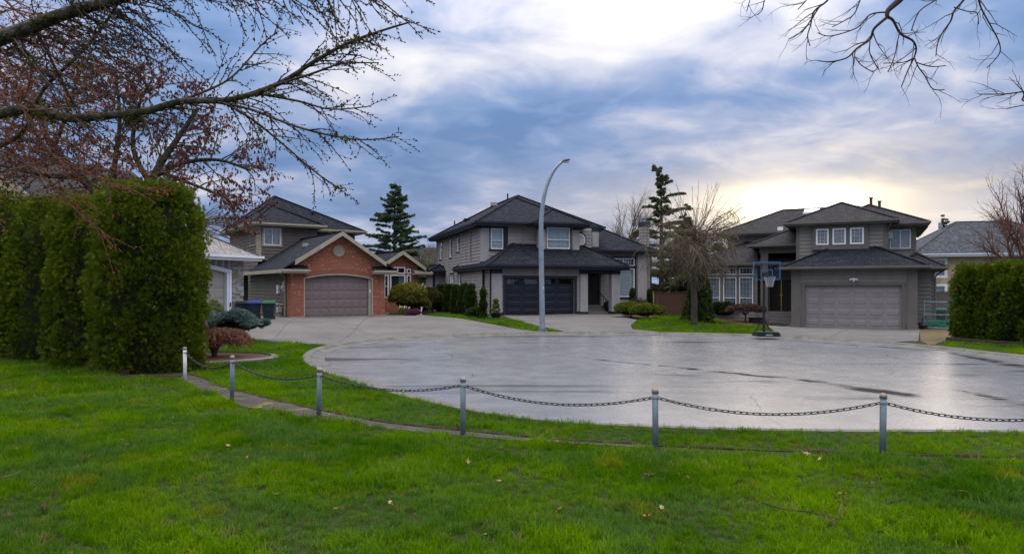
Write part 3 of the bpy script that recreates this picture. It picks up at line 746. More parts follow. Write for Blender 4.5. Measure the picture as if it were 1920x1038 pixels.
for k in range(3): MB().box(-2.60, -.62, 2.75 - .32 * (k + 1), 2.76 - .32 * k, -.3, .52 - .18 * k).build('step', 'concrete_step', H)
# living-room front with tall windows
P = front(3.5); LW = [(-5.74, -4.98), (-4.79, -4.04), (-3.87, -3.10)]
wall(H, P, -6.35, -2.86, -.3, 3.34, SD, [hole(a, b, 1.0, 2.68) for a, b in LW] + [hole(a, b, 2.84, 3.22) for a, b in LW])
for a, b in LW:
    window(H, P, a, b, 1.0, 2.68, hs=(.27,), grid=(4, 6), back='curtain', casem=TR, cw=.085)
    window(H, P, a, b, 2.84, 3.22, grid=(4, 2), back='unlit_interior', casem=None)
wall(H, left(-6.35), 3.5, 8, -.3, 3.34, SD); wall(H, right(-2.86), 3.5, 4.2, -.3, 4.4, SD)
hip(H, -6.85, .3, 3.0, 9.6, 3.5, .47, 'shingle_brown', TR, .18)

# ------------------------------------------------------------------ middle house
H = thing('suburban_house', 'taupe two-storey house with navy trim and navy garage door behind the street lamp', 'house', (-.38, 39.3, .44), R(18))
SD, TR = 'siding_taupe', 'trim_navy'
P = front(0)
wall(H, P, -.75, 5.1, -.35, 2.72, SD, [hole(0, 4.31, -.35, 2.15)], reveal=.22)
wall(H, left(-.75), 0, 6.2, -.35, 2.8, SD, [hole(4.75, 5.6, 1.2, 1.9)])
window(H, left(-.75), 4.75, 5.6, 1.2, 1.9, casem=TR, fm='trim_navy')
casing(H, P, 0, 4.31, -.35, 2.15, .14, TR, .05, False, 'door_casing')
garage_door(H, .005, 4.305, .0, 2.14, .14, 5, 4, 'door_navy', (.13, .075), glass_top=True)
for a, b in ((-.78, -.26), (4.64, 5.12), (6.70, 7.24)):
    mb = MB(); mb.box(a, b, -.14, .3, -.35, 2.40); mb.build('column', 'stucco_taupe', H)
    MB().box(a - .02, b + .02, -.162, .32, -.35, .16).build('column_base', TR, H); MB().box(a - .02, b + .02, -.16, .318, 2.40, 2.70).build('column_head', TR, H)
[MB().box(a_, b_, -.05, .0, -.35, .17).build('plinth', TR, H) for a_, b_ in ((-.26, -.14), (4.45, 4.64))]
MB().box(5.1, 6.75, -.05, .25, 2.44, 2.72).box(6.8, 7.2, .3, 2.6, 2.44, 2.71).build('porch_beam', TR, H)
# broad lower roof over garage and porch (flat bottom), its left eave running back
hip(H, -1.17, 7.66, -.5, 8.0, 2.92, .62, 'shingle', TR, .26)
# entry porch
P = front(2.6); wall(H, P, 5.1, 8.2, .0, 4.0, SD, [hole(6.2, 7.15, .48, 2.5)])
mb = MB(); mb.box(6.2, 7.15, 2.68, 2.74, .48, 2.5); dd = mb.build('front_door', 'door_dark', H); MB().box(6.36, 6.98, 2.66, 2.682, 1.3, 2.3).build('door_lite', 'black_metal', dd)
wall(H, right(5.1), .1, 2.6, 0, 2.8, SD)
MB().box(5.11, 7.6, 1.3, 2.62, -.35, .46).build('porch_floor', 'concrete_step', H)
for k in range(3): MB().box(5.14, 6.66, 1.3 - .34 * (k + 1), 1.31 - .34 * k, -.35, .35 - .115 * k).build('step', 'concrete_step', H)
mb = MB()
for k in range(5): mb.tube([(6.62, .35 + k * .25, -.2 + .12 * k), (6.62, .35 + k * .25, .75 + .13 * k)], .012, 6)
mb.tube([(6.62, .25, .74), (6.62, 1.4, 1.3)], .025, 6); mb.build('handrail', 'black_metal', H)
# upper storey
P = front(1.65); SWU = -.9
wall(H, P, SWU, 6.6, 2.9, 5.30, SD, [hole(-.40, .36, 3.90, 5.12)])
window(H, P, -.40, .36, 3.90, 5.12, hs=(.42,), grid=(3, 4), back='blind', casem=TR, cw=.11)
wall(H, left(SWU), 1.65, 15.0, -.35, 5.30, SD, [hole(13.0, 13.75, 3.75, 5.0), hole(9.7, 10.4, 3.75, 5.0), hole(7.5, 8.15, 4.05, 5.0), hole(9.1, 10.2, 1.2, 2.5), hole(7.0, 7.6, 1.2, 2.5)])
for a, b, z0, z1 in ((13.0, 13.75, 3.75, 5.0), (9.7, 10.4, 3.75, 5.0), (7.5, 8.15, 4.05, 5.0)): window(H, left(SWU), a, b, z0, z1, hs=(.5,), back='curtain', casem=TR, cw=.08)
window(H, left(SWU), 9.1, 10.2, 1.2, 2.5, vs=(.5,), back='curtain', casem=TR, cw=.09); window(H, left(SWU), 7.0, 7.6, 1.2, 2.5, hs=(.5,), back='curtain', casem=TR, cw=.09)
wall(H, right(6.6), 1.65, 9, 3.0, 5.3, SD); wall(H, back_face(15), SWU, 6.6, -.35, 5.3, SD)
mb = MB(); mb.box(SWU - .04, SWU + .40, 1.60, 2.05, 3.15, 5.12); mb.build('corner_column', 'stucco_taupe', H)
MB().box(SWU - .06, SWU + .42, 1.58, 2.07, 3.0, 3.15).build('column_base', TR, H); MB().box(SWU - .06, SWU + .42, 1.58, 2.07, 5.12, 5.31).build('column_head', TR, H)
MB().box(.47, .66, 1.58, 1.65, 3.72, 5.26).build('shutter_panel', TR, H)
# projecting bay
P = front(1.0); wall(H, P, 2.45, 5.02, 3.4, 5.28, SD, [hole(2.92, 4.42, 3.95, 5.22)]); wall(H, left(2.45), 1.0, 1.65, 3.4, 5.28, SD); wall(H, right(5.02), 1.0, 1.65, 3.4, 5.28, SD)
window(H, P, 2.92, 4.42, 3.95, 5.22, hs=(.42,), grid=(5, 5), back='blind', casem=TR, cw=.10)
for a in (2.42, 4.62):
    MB().box(a, a + .42, .94, 1.35, 3.9, 5.10).build('bay_column', 'stucco_taupe', H); MB().box(a - .02, a + .44, .92, 1.37, 3.55, 3.9).build('column_base', TR, H); MB().box(a - .02, a + .44, .92, 1.37, 5.10, 5.29).build('column_head', TR, H)
hip(H, 1.95, 5.5, .5, 5.2, 5.50, .56, 'shingle', TR, .24)
# octagon window right of the bay
oc = [(5.38 + .36 * math.cos(R(22.5 + 45 * k)), 4.55 + .42 * math.sin(R(22.5 + 45 * k))) for k in range(8)]
def octo(s, v0, v1, mat, name, par): 
    mb = MB(); n = 8; q = [(5.38 + (x_ - 5.38) * s, z_ if s == 1 else 4.55 + (z_ - 4.55) * s) for x_, z_ in oc]
    k = len(mb.V); mb.V += [(a, v0, b) for a, b in q] + [(a, v1, b) for a, b in q]; mb.F += [tuple(range(8)), tuple(range(15, 7, -1))] + [(i, (i + 1) % 8, 8 + (i + 1) % 8, 8 + i) for i in range(8)]
    return mb.build(name, mat, par)
ow = octo(1.22, 1.60, 1.66, TR, 'octagon_window', H); octo(1.0, 1.575, 1.62, 'white_vinyl', 'frame', ow); octo(.82, 1.565, 1.60, 'curtain', 'pane', ow)
mb = MB(); mb.box(5.37, 5.39, 1.555, 1.57, 4.22, 4.88); mb.box(5.1, 5.66, 1.553, 1.568, 4.54, 4.56); mb.build('muntin', 'white_vinyl', ow)
MB().box(6.2, 6.64, 1.58, 2.0, 4.15, 5.10).build('corner_column', 'stucco_taupe', H); MB().box(6.18, 6.66, 1.56, 2.02, 3.95, 4.15).build('column_base', TR, H); MB().box(6.18, 6.66, 1.56, 2.02, 5.1, 5.31).build('column_head', TR, H)
hip(H, -1.42, 5.6, 1.1, 12, 5.50, .555, 'shingle', TR, .24); hip(H, -1.40, 7.12, 1.9, 15.5, 5.46, .55, 'shingle', TR, .24)
for a, b, t_ in ((2.2, 6.5, 7.95), (-.3, 11.5, 6.5)): MB().tube([(a, b, t_ - 1.2), (a, b, t_)], .05, 6).build('vent_pipe', 'black_metal', H)
mb = MB(); mb.box(.75, 1.1, 5.3, 5.7, 6.95, 7.18); mb.build('roof_vent', 'concrete_base', H); MB().box(-.5, -.15, 7.6, 8.0, 6.1, 6.3).build('roof_vent', 'shingle', H)
downpipe(H, [(SWU - .1, 4.2, 5.3), (SWU - .06, 4.3, 5.1), (SWU - .06, 4.3, 3.3)], 'siding_taupe'); downpipe(H, [(1.6, 1.5, 5.3), (1.6, 1.58, 5.1), (1.6, 1.58, 4.2)], 'siding_taupe')
downpipe(H, [(-.95, -.35, 2.75), (-.83, .25, 2.55), (-.83, .25, .1)], 'trim_navy'); downpipe(H, [(SWU - .06, 14.7, 5.2), (SWU - .06, 14.7, .3)], 'siding_taupe')
MB().box(-.90, -.74, 1.0, 1.25, 1.25, 1.5).build('meter_box', 'meter_grey', H)
# small bump-out at the far left
wall(H, front(12.2), -1.75, -.9, -.35, 2.7, SD); wall(H, left(-1.75), 12.2, 15, -.35, 2.7, SD)
hip(H, -2.15, -.3, 11.7, 15.3, 2.85, .5, 'shingle', TR, .22); MB().box(-1.78, -1.62, 12.16, 12.3, -.35, 2.68).build('corner_board', TR, H)
# living room at the right with chimney
P = front(2.5); wall(H, P, 7.2, 10.42, -.35, 3.85, SD, [hole(8.0, 9.62, 1.0, 2.84), hole(8.0, 9.62, 3.02, 3.50)])
window(H, P, 8.0, 9.62, 1.0, 2.84, grid=(6, 8), back='blind', casem=TR, cw=.12); window(H, P, 8.0, 9.62, 3.02, 3.50, vs=(.5,), grid=(8, 2), back='unlit_interior', casem=TR, cw=.10)
MB().box(9.80, 10.40, 2.36, 2.7, -.35, 3.82).build('column', 'stucco_taupe', H)
wall(H, right(10.42), 2.5, 9, -.35, 3.85, SD); wall(H, back_face(9.4), 6.6, 10.42, -.35, 3.85, SD)
MB().box(10.44, 10.48, 2.47, 2.53, .9, 3.4).build('side_trim', 'white_vinyl', H)
hip(H, 5.4, 10.95, 2.0, 9.8, 4.02, .60, 'shingle', TR, .22)
wall(H, front(3.3), 10.45, 11.3, -.35, 3.8, SD, name='chimney_chase'); wall(H, right(11.3), 3.3, 4.2, -.35, 3.8, SD, name='chimney_chase')
ch = wall(H, front(3.35), 10.80, 11.20, 3.7, 5.75, SD, name='chimney'); wall(ch, left(10.80), 3.35, 4.0, 3.7, 5.75, SD, name='chimney_side'); wall(ch, right(11.20), 3.35, 4.0, 3.7, 5.75, SD, name='chimney_side')
MB().box(10.74, 11.26, 3.28, 4.06, 5.75, 6.02).build('chimney_cap', TR, ch); mb = MB(); mb.lathe([(.13, 0), (.13, .2), (.18, .22), (.18, .27), (.12, .28), (.12, .36)], 10, (10.98, 3.65, 6.02)); mb.build('flue', 'galvanised', ch)
MB().box(10.62, 10.72, 3.30, 3.5, 0, 3.8).box(11.24, 11.34, 3.26, 3.4, 0, 3.8).build('chase_trim', TR, H)
mb = MB(); mb.beam((10.4, 3.2, 4.1), (11.5, 3.2, 3.7), .1, .12); mb.build('chase_flashing', TR, H)

# ------------------------------------------------------------------ brick house
H = thing('brick_house', 'red brick gabled garage house with brown siding and mauve arched garage door', 'house', (-11.204, 36.8, .44), R(34))
SD, TR = 'siding_brown', 'trim_beige'
def archz(u, u0, u1, zs, zc): t = (u - (u0 + u1) / 2) / ((u1 - u0) / 2); return zc - (zc - zs) * t * t
uc, halfw, pit, ze = 1.98, 3.22, .64, 2.62
zr = ze + halfw * pit
mb = MB(); d0, d1 = -.03, 3.93; gz = lambda u: zr - abs(u - uc) * pit - .13
N_ = 16; us = [d0 + (d1 - d0) * k / N_ for k in range(N_ + 1)]
mb.face((-.7, 0, -.4), (d0, 0, -.4), (d0, 0, gz(d0)), (-.7, 0, gz(-.7))); mb.face((d1, 0, -.4), (4.62, 0, -.4), (4.62, 0, gz(4.62)), (d1, 0, gz(d1)))
for a, b in zip(us, us[1:]):
    mid = [(uc, 0, gz(uc))] if a < uc < b else []
    mb.face((a, 0, archz(a, d0, d1, 2.13, 2.36)), (b, 0, archz(b, d0, d1, 2.13, 2.36)), (b, 0, gz(b)), *mid, (a, 0, gz(a)))
    mb.face((a, 0, archz(a, d0, d1, 2.13, 2.36)), (b, 0, archz(b, d0, d1, 2.13, 2.36)), (b, .3, archz(b, d0, d1, 2.13, 2.36)), (a, .3, archz(a, d0, d1, 2.13, 2.36)))
for s in (d0, d1): mb.face((s, 0, -.4), (s, .3, -.4), (s, .3, 2.13), (s, 0, 2.13))
mb.face((-.7, 0, -.4), (-.7, .8, -.4), (-.7, .8, 2.6), (-.7, 0, 2.6)); mb.face((4.62, 0, -.4), (4.62, 3.6, -.4), (4.62, 3.6, 2.9), (4.62, 0, 2.9))
mb.build('brick_wall', 'brick', H)
# soldier course along the arch: single bricks standing on end
K = int((d1 - d0) / .085)
bk = bpy.data.meshes.new('arch_brick'); t_ = MB().box(-.034, .034, -.022, .05, 0, .21); bk.from_pydata(t_.V, [], t_.F); bk.materials.append(MATS['brick']); bk.uv_layers.new(name='UVMap')
for k in range(K):
    u = d0 + (k + .5) * (d1 - d0) / K; o = link(bpy.data.objects.new('arch_brick', bk), H); o.location = (u, 0, archz(u, d0, d1, 2.13, 2.36) + .012 + random.uniform(-.004, .004))
    o.rotation_euler = (0, -(u - uc) * .055, 0)
for a in (-.715, 4.30):   # proud brick piers at the corners
    MB().box(a, a + .34, -.03, .03, -.4, 2.5).build('brick_pier', 'brick', H)
MB().box(-.74, d0 - .002, -.06, .02, -.4, .03).box(d1 + .002, 4.66, -.06, .02, -.4, .03).build('footing', 'concrete_base', H)
mb = MB()
for a, b in zip(us, us[1:]):
    za, zb = archz(a, d0, d1, 2.13, 2.36), archz(b, d0, d1, 2.13, 2.36); w_ = .07
    mb.face((a, -.02, za), (b, -.02, zb), (b, -.02, zb - w_), (a, -.02, za - w_)); mb.face((a, -.02, za - w_), (b, -.02, zb - w_), (b, .2, zb - w_), (a, .2, za - w_))
mb.box(d0, d0 + .07, -.02, .2, -.4, 2.1); mb.box(d1 - .07, d1, -.021, .2, -.4, 2.1); mb.box(d1 - .22, d1 - .07, .1, .2, -.4, 2.12); mb.build('door_frame', 'trim_beige', H)
garage_door(H, .04, 3.72, -.02, 2.34, .22, 5, 8, 'door_mauve', (.035, .05), skip_top=True)
MB().box(d1 - .17, d1 - .11, .07, .1, 1.3, 1.5).build('keypad', 'white_vinyl', H)
ro, _ = gable(H, uc, halfw, -.42, 7.2, ze, pit, 'shingle', TR)
rakes(H, uc, halfw, -.42, ze, zr, TR, .2, .75)
for a0, a1 in ((uc - halfw - .02, .15), (3.85, uc + halfw + .02)):   # eave returns
    mb = MB(); mb.box(a0, a1, -.46, -.02, 2.36, 2.56); MB().face((max(a0, -.72), -.47, 2.57), (min(a1, 4.66), -.47, 2.57), (min(a1, 4.66), 0, 2.80), (max(a0, -.72), 0, 2.80)).build('return_roof', 'shingle', H); mb.box(a0 - .04, a1 + .04, -.52, -.46, 2.45, 2.565); mb.build('eave_return', TR, H)
mb = MB(); mb.beam((uc - halfw - .03, -.45, 2.47), (uc - halfw - .03, 9, 2.47), .1, .2); mb.build('fascia', TR, H)
MB().beam((uc + halfw + .03, -.45, 2.47), (uc + halfw + .03, 4, 2.47), .1, .2).build('fascia', TR, H)
MB().face((uc - halfw, -.4, 2.40), (-.7, -.4, 2.40), (-.7, 9, 2.40), (uc - halfw, 9, 2.40)).build('soffit', TR, H)
# round louvre
lv = MB()
rv = .26
for k in range(9):
    z_ = -rv + rv * 2 * (k + .5) / 9; hw = math.sqrt(max(rv * rv - z_ * z_, .001)); lv.face((1.92 - hw, -.035, 3.62 + z_ - .03), (1.92 + hw, -.035, 3.62 + z_ - .03), (1.92 + hw, -.005, 3.62 + z_ + .03), (1.92 - hw, -.005, 3.62 + z_ + .03))
lo = lv.build('round_vent', 'trim_beige', H)
mb = MB(); ring = [(1.92 + (rv + .03) * math.cos(a), -.03, 3.62 + (rv + .03) * math.sin(a)) for a in np.linspace(0, 2 * math.pi, 25)]; mb.tube(ring, .035, 6, False); mb.build('vent_ring', 'trim_beige', lo)
for k in range(20):
    a = 2 * math.pi * k / 20; o = link(bpy.data.objects.new('vent_brick', bk), H); o.location = (1.92 + (rv + .07) * math.cos(a), .0, 3.62 + (rv + .07) * math.sin(a)); o.rotation_euler = (0, math.pi / 2 - a, 0); o.scale = (1, 1.2, .62)
# left side wall: siding, meters, downpipe
wall(H, left(-.7), .8, 9.5, -.4, 2.5, SD); wall(H, left(-.7), 7, 15, 2.4, 5.4, SD)
mt = MB().box(-.80, -.70, .98, 1.28, 1.38, 1.92).build('electric_meter', 'meter_grey', H); mb = MB(); mb.tube([(-.80, 1.13, 1.6), (-.9, 1.13, 1.6)], .10, 12); mb.build('meter_dial', 'lens', mt)
for a, b in ((1.48, 1.76), (1.26, 1.48)): MB().box(-.82, -.70, 2.1, 2.42, a, b - .03).build('utility_box', 'white_vinyl', H)
mb = MB(); mb.tube([(-1.2, .75, 2.42), (-1.0, .85, 2.3), (-.76, .9, 2.15), (-.76, .9, 0.05)], .035, 6); mb.build('downpipe', TR, H)
mb = MB(); mb.box(-1.0, -.78, 1.45, 1.8, .22, .52); mb.tube([(-.89, 1.6, .2), (-.89, 1.6, -.3)], .025, 6); mb.tube([(-.89, 1.55, .5), (-.89, 1.5, .68), (-.74, 1.3, .68), (-.74, 1.2, .8)], .025, 6); mb.lathe([(.05, 0), (.09, .03), (.09, .08), (.05, .12)], 10, (-.9, 1.85, .62)); mb.build('gas_meter', 'meter_grey', H)
MB().lathe([(.03, 0), (.06, .03), (.05, .1)], 8, (-.78, 8.4, 1.9)).build('wall_lamp', 'hoop_blue', H)
# upper storey
P = front(7.0); wall(H, P, -.7, 3.0, 3.3, 5.42, SD, [hole(-.36, .66, 4.26, 5.28)]); window(H, P, -.36, .66, 4.26, 5.28, vs=(.5,), back='curtain', casem=TR, cw=.09)
mb = MB(); mb.box(-.76, -.52, 6.94, 7.2, 3.3, 5.42); mb.build('corner_post', TR, H)
sw = casing(H, left(-.7), 7.5, 8.9, 4.3, 5.25, .08, TR); window(H, left(-.66), 7.5, 8.9, 4.3, 5.25, vs=(.5,), back='curtain')
mb = MB()
for k in range(6):
    a0, a1 = R(90 * k / 6), R(90 * (k + 1) / 6); mb.beam((-.75 - .42 * (1 - math.cos(a0)), 7.05, 4.92 + .42 * math.sin(a0)), (-.75 - .42 * (1 - math.cos(a1)), 7.05, 4.92 + .42 * math.sin(a1)), .06, .08, (0, 1, 0))
mb.build('eave_bracket', TR, H)
wall(H, front(9.0), 3.0, 6.3, 2.9, 5.3, SD); wall(H, right(3.0), 7, 9, 3.3, 5.4, SD); wall(H, right(6.3), 9, 15, -.4, 5.3, SD); wall(H, back_face(15), -.7, 6.3, -.4, 5.3, SD)
hip(H, -1.22, 3.3, 6.4, 12.5, 5.60, .6, 'shingle', TR, .2, apex=(.45, 8.5, 6.93)); hip(H, -1.20, 6.85, 8.4, 15.6, 5.54, .6, 'shingle', TR, .2, apex=(1.5, 11.5, 7.92))
MB().tube([(3.6, 9.8, 6.0), (3.6, 9.8, 6.75)], .07, 8).build('vent_pipe', 'black_metal', H); MB().lathe([(.06, 0), (.13, .05), (.13, .1), (.05, .16)], 8, (3.6, 9.8, 6.72)).build('vent_cap', 'black_metal', H)
MB().box(.3, .65, 11.0, 11.4, 6.9, 7.08).build('roof_vent', 'shingle', H); MB().box(.75, 1.0, 2.4, 2.75, 3.95, 4.15).build('roof_vent', 'concrete_base', H)
# right gabled living room
uc2, hw2, ze2 = 7.28, 2.0, 2.66; zr2 = ze2 + hw2 * .64; v2 = 3.6
gz2 = lambda u: zr2 - abs(u - uc2) * .64 - .12
SP = [(6.18, 6.46, .95, 2.40), (6.60, 7.62, .95, 2.40), (7.74, 8.02, .95, 2.40), (6.60, 7.62, 2.50, 2.90), (7.74, 8.02, 2.50, 2.80), (6.18, 6.46, 2.5, 2.8)]
wall(H, front(v2), 4.6, 8.55, -.4, 2.92, 'brick', SP, lap=0, name='brick_wall')
MB().face((4.9, v2, 2.92), (8.55, v2, 2.92), (8.55, v2, gz2(8.55)), (uc2, v2, gz2(uc2)), (5.9, v2, gz2(5.9)), (5.6, v2, 2.95)).build('brick_gable', 'brick', H)
for i_, (a, b, z0, z1) in enumerate(SP): window(H, front(v2), a, b, z0, z1, hs=(.5,) if i_ in (0, 2) else (), vs=(.5,) if i_ == 3 else (), back='curtain_teal' if i_ == 1 else 'unlit_interior', fw=.055)
gable(H, uc2, hw2, v2 - .42, 9, ze2, .64, 'shingle', TR); rakes(H, uc2, hw2, v2 - .42, ze2, zr2, TR, .2, .45)
mb = MB(); mb.box(8.1, 9.36, v2 - .46, v2 - .02, 2.40, 2.58); mb.box(8.06, 9.40, v2 - .52, v2 - .46, 2.47, 2.585); mb.face((8.1, v2 - .47, 2.59), (9.36, v2 - .47, 2.59), (9.36, v2, 2.76), (8.1, v2, 2.76)); mb.build('eave_return', TR, H)
MB().beam((uc2 + hw2 + .03, v2 - .45, 2.5), (uc2 + hw2 + .03, 9, 2.5), .1, .2).build('fascia', TR, H)
wall(H, right(8.55), v2, 9, -.4, 2.6, 'brick', lap=0, name='brick_wall')

# ------------------------------------------------------------------ pale house with the stone garage behind the tall hedge
H = thing('stone_garage_house', 'pale house with grey ledgestone garage and white fascia behind the tall left hedge', 'house', (-13.004, 33, .505), R(58))
P = front(0)
AR0, AR1 = -5.7, -.78
mb = MB(); us = [AR0 + (AR1 - AR0) * k / 16 for k in range(17)]
mb.face((AR1, 0, -.4), (0, 0, -.4), (0, 0, 2.9), (AR1, 0, 2.9)); mb.face((-6.6, 0, -.4), (AR0, 0, -.4), (AR0, 0, 2.9), (-6.6, 0, 2.9))
for a, b in zip(us, us[1:]): mb.face((a, 0, archz(a, AR0, AR1, 2.30, 2.6)), (b, 0, archz(b, AR0, AR1, 2.30, 2.6)), (b, 0, 2.9), (a, 0, 2.9))
mb.build('wall', 'stone_ledge', H)
st_ = MB(); rs = random.Random(3); cols3 = [MB(), MB(), MB()]
z_ = -.3
while z_ < 2.84:
    h_ = rs.choice((.06, .08, .1, .12)); u = -.62
    while u < -.01:
        L = rs.uniform(.14, .42); e = min(u + L, .012); lo_ = u + .004
        if z_ > 2.3 or True:
            cols3[rs.choice((0, 0, 0, 1, 1, 2))].box(lo_, e - .004, -rs.uniform(.02, .065), .01, z_ + .003, min(z_ + h_, 2.86) - .003)
        u += L
    z_ += h_
for k in range(20):
    u = -2.9 + k * .115; cols3[k % 3 if k % 3 < 2 else 1].box(u, u + .105, -.05 - .01 * (k % 2), .01, archz(u + .05, AR0, AR1, 2.30, 2.6) + .09, 2.84)
pm('stone_light', (.36, .35, .355), (.28, .275, .28), 9, .85, .6, 40); pm('stone_dark', (.215, .205, .205), (.16, .155, .155), 9, .85, .6, 40); pm('stone_ochre', (.36, .245, .155), (.28, .20, .14), 9, .85, .6, 40)
for q, nm in zip(cols3, ('stone_light', 'stone_dark', 'stone_ochre')): tag(q.build('ledgestone', nm, H), kind='stuff')
mb = MB()
for a, b in zip(us, us[1:]):
    za, zb = archz(a, AR0, AR1, 2.30, 2.6), archz(b, AR0, AR1, 2.30, 2.6)
    for o_, w0, w1 in ((-.075, .07, -.02), (-.05, -.02, -.10)):
        mb.face((a, o_, za + w0), (b, o_, zb + w0), (b, o_, zb + w1), (a, o_, za + w1))
    mb.face((a, -.075, za + .07), (b, -.075, zb + .07), (b, 0, zb + .07), (a, 0, za + .07)); mb.face((a, -.05, za - .1), (b, -.05, zb - .1), (b, .2, zb - .1), (a, .2, za - .1))
mb.box(AR1 - .02, AR1 + .10, -.085, .02, -.4, 2.36); mb.box(AR1 - .12, AR1 - .02, -.05, .2, -.4, 2.26); mb.build('door_frame', 'white_fascia', H)
MB().box(AR1 - .01, AR1 + .05, -.11, -.085, .62, .82).build('keypad', 'black_metal', H)
garage_door(H, -5.65, AR1 - .1, 0, 2.5, .16, 5, 8, 'door_pale', (.05, .05))
wall(H, right(0), .0, 9, -.4, 2.85, 'siding_pale')
hip(H, -7.6, .55, -.6, 9.5, 3.05, .58, 'shake_pale', 'white_fascia', .24)
# upper storey with the front gable seen over the hedge
wall(H, front(6.0), -8.8, -2.6, 2.6, 5.1, 'siding_pale'); wall(H, right(-2.6), 6.0, 14, 2.6, 5.1, 'siding_pale')
hip(H, -9.4, -2.0, 5.4, 15, 5.25, .5, 'shake_pale', 'white_fascia', .22)
# a gabled wing whose end looks towards the camera
wall(H, left(-7.6), 1.0, 9.0, -.4, 4.9, 'siding_pale')
mb = MB(); mb.face((-8.2, 1, 4.9), (-8.2, 5, 7.0), (-8.2, 9, 4.9)); mb.build('gable_wall', 'siding_cream', H)
mb = MB()
for s in (-1, 1): mb.face((-8.75, 5, 7.2), (-2.6, 5, 7.2), (-2.6, 5 + s * 4.6, 4.75), (-8.75, 5 + s * 4.6, 4.75))
mb.build('roof', 'shingle_brown', H)
for s in (-1, 1): MB().beam((-8.57, 5, 7.06), (-8.57, 5 + s * 4.6, 4.61), .05, .15).build('rake_board', 'white_fascia', H)
MB().beam((-8.64, .4, 4.8), (-8.64, 9.6, 4.8), .1, .2).build('fascia', 'white_fascia', H)
wall(H, left(-8.2), 1, 9, 2.6, 4.8, 'siding_cream')

# ------------------------------------------------------------------ far house right and far roofs
H = thing('far_house', 'cream house with grey hip roof and white gutters beyond the right hedge', 'house', tuple(at(1830, 575, 62)[:2]) + (.0,), R(-14))
wall(H, front(0), -4.6, 9, -.5, 5.0, 'siding_cream', [hole(-3.7, -2.5, 3.1, 4.6), hole(-3.7, -2.5, .8, 2.2)]); wall(H, left(-4.6), 0, 9, -.5, 5.0, 'siding_cream')
for z0, z1 in ((3.1, 4.6), (.8, 2.2)): window(H, front(0), -3.7, -2.5, z0, z1, hs=(.5,), casem='white_vinyl', cw=.16, back='curtain')
hip(H, -5.4, 9.8, -.8, 9.8, 5.15, .62, 'shingle_slate', 'white_fascia', .28); MB().box(-4.65, -4.35, -.06, .1, -.5, 4.9).build('corner_board', 'white_vinyl', H)
MB().tube([(-1.6, 4, 7), (-1.6, 4, 8.35)], .16, 8).build('chimney_pipe', 'galvanised', H); MB().tube([(-3.9, -.1, 4.9), (-3.9, -.1, .2)], .07, 6).build('downpipe', 'bark_red', H)
mb = MB(); mb.face((-7.2, -1.2, 2.4), (-4.6, -1.2, 2.4), (-4.6, 1, 3.0), (-7.2, 1, 3.0)); mb.build('porch_roof', 'shingle', H); wall(H, front(-.6), -7.0, -4.6, -.5, 2.4, 'siding_cream')
H = thing('far_house', 'distant brown-roofed house glimpsed between the brick house and the taupe house', 'house', tuple(at(800, 560, 85)[:2]) + (.4,), R(10))
wall(H, front(0), -7, 6, -.5, 4.4, 'siding_pale', [hole(-1, .6, 2.4, 3.8)]); window(H, front(0), -1, .6, 2.4, 3.8, vs=(.5,), back='curtain'); hip(H, -7.8, 6.8, -.8, 8.5, 4.5, .5, 'shingle_brown', 'white_fascia', .26)
# ------------------------------------------------------------------ street lamp
b = gp(1017, 622); dl = b.y
T = thing('street_lamp', 'tall grey steel street lamp with curved arm beside the far kerb', 'street lamp', b)
pt = [Vector((0, 0, .0))] + [at(px, py, dl) - b for px, py in ((1016.2, 560), (1015, 490), (1014.3, 440), (1015.5, 405), (1019, 375), (1025, 350), (1033, 330), (1042, 315), (1050, 306.5), (1054, 303.5))]
cs = [Vector(p) for p in catmull([tuple(p) for p in pt], 5, False)]
MB().tube(cs, list(np.linspace(.125, .055, len(cs))), 14).build('pole', 'galvanised', T, True)
MB().box(-.2, .2, -.2, .2, -.05, .035).build('base_plate', 'galvanised', T)
for a in (-.15, .15):
    for c in (-.15, .15): MB().lathe([(.028, 0), (.028, .05), (.015, .05), (.015, .1)], 6, (a, c, .03)).build('anchor_bolt', 'post_cap', T)
MB().box(-.055, .055, -.135, -.11, .55, .80).build('hatch', 'galvanised', T); MB().box(.01, .05, -.12, -.10, 1.9, 1.95).build('number_plate', 'white_vinyl', T)
e = cs[-1]; mb = MB(); bm_ = []
hd = (at(1069, 299, dl) - b) - e; n_ = 7; hv = hd.normalized(); pr_ = [(.0, .05, .05), (.10, .09, .07), (.35, .16, .09), (.6, .17, .08), (.85, .13, .05), (1., .05, .02)]
k0 = None; rows = []
for t_, wy, wz in pr_:
    c = e + hd * t_ ; rows.append([tuple(c + Vector((0, wy * math.cos(a), wz * math.sin(a) * (1 if math.sin(a) > 0 else .55)))) for a in np.linspace(0, 2 * math.pi, 13)[:-1]])
for ra, rb in zip(rows, rows[1:]):
    for j in range(12): mb.face(ra[j], ra[(j + 1) % 12], rb[(j + 1) % 12], rb[j])
mb.face(*rows[0]); mb.face(*rows[-1]); hdob = mb.build('lamp_head', 'lamp_backlit_grey', T, True)
c = e + hd * .55; MB().box(c.x - .13, c.x + .13, -.1, .1, c.z - .085, c.z - .03).build('lens', 'lens', hdob)

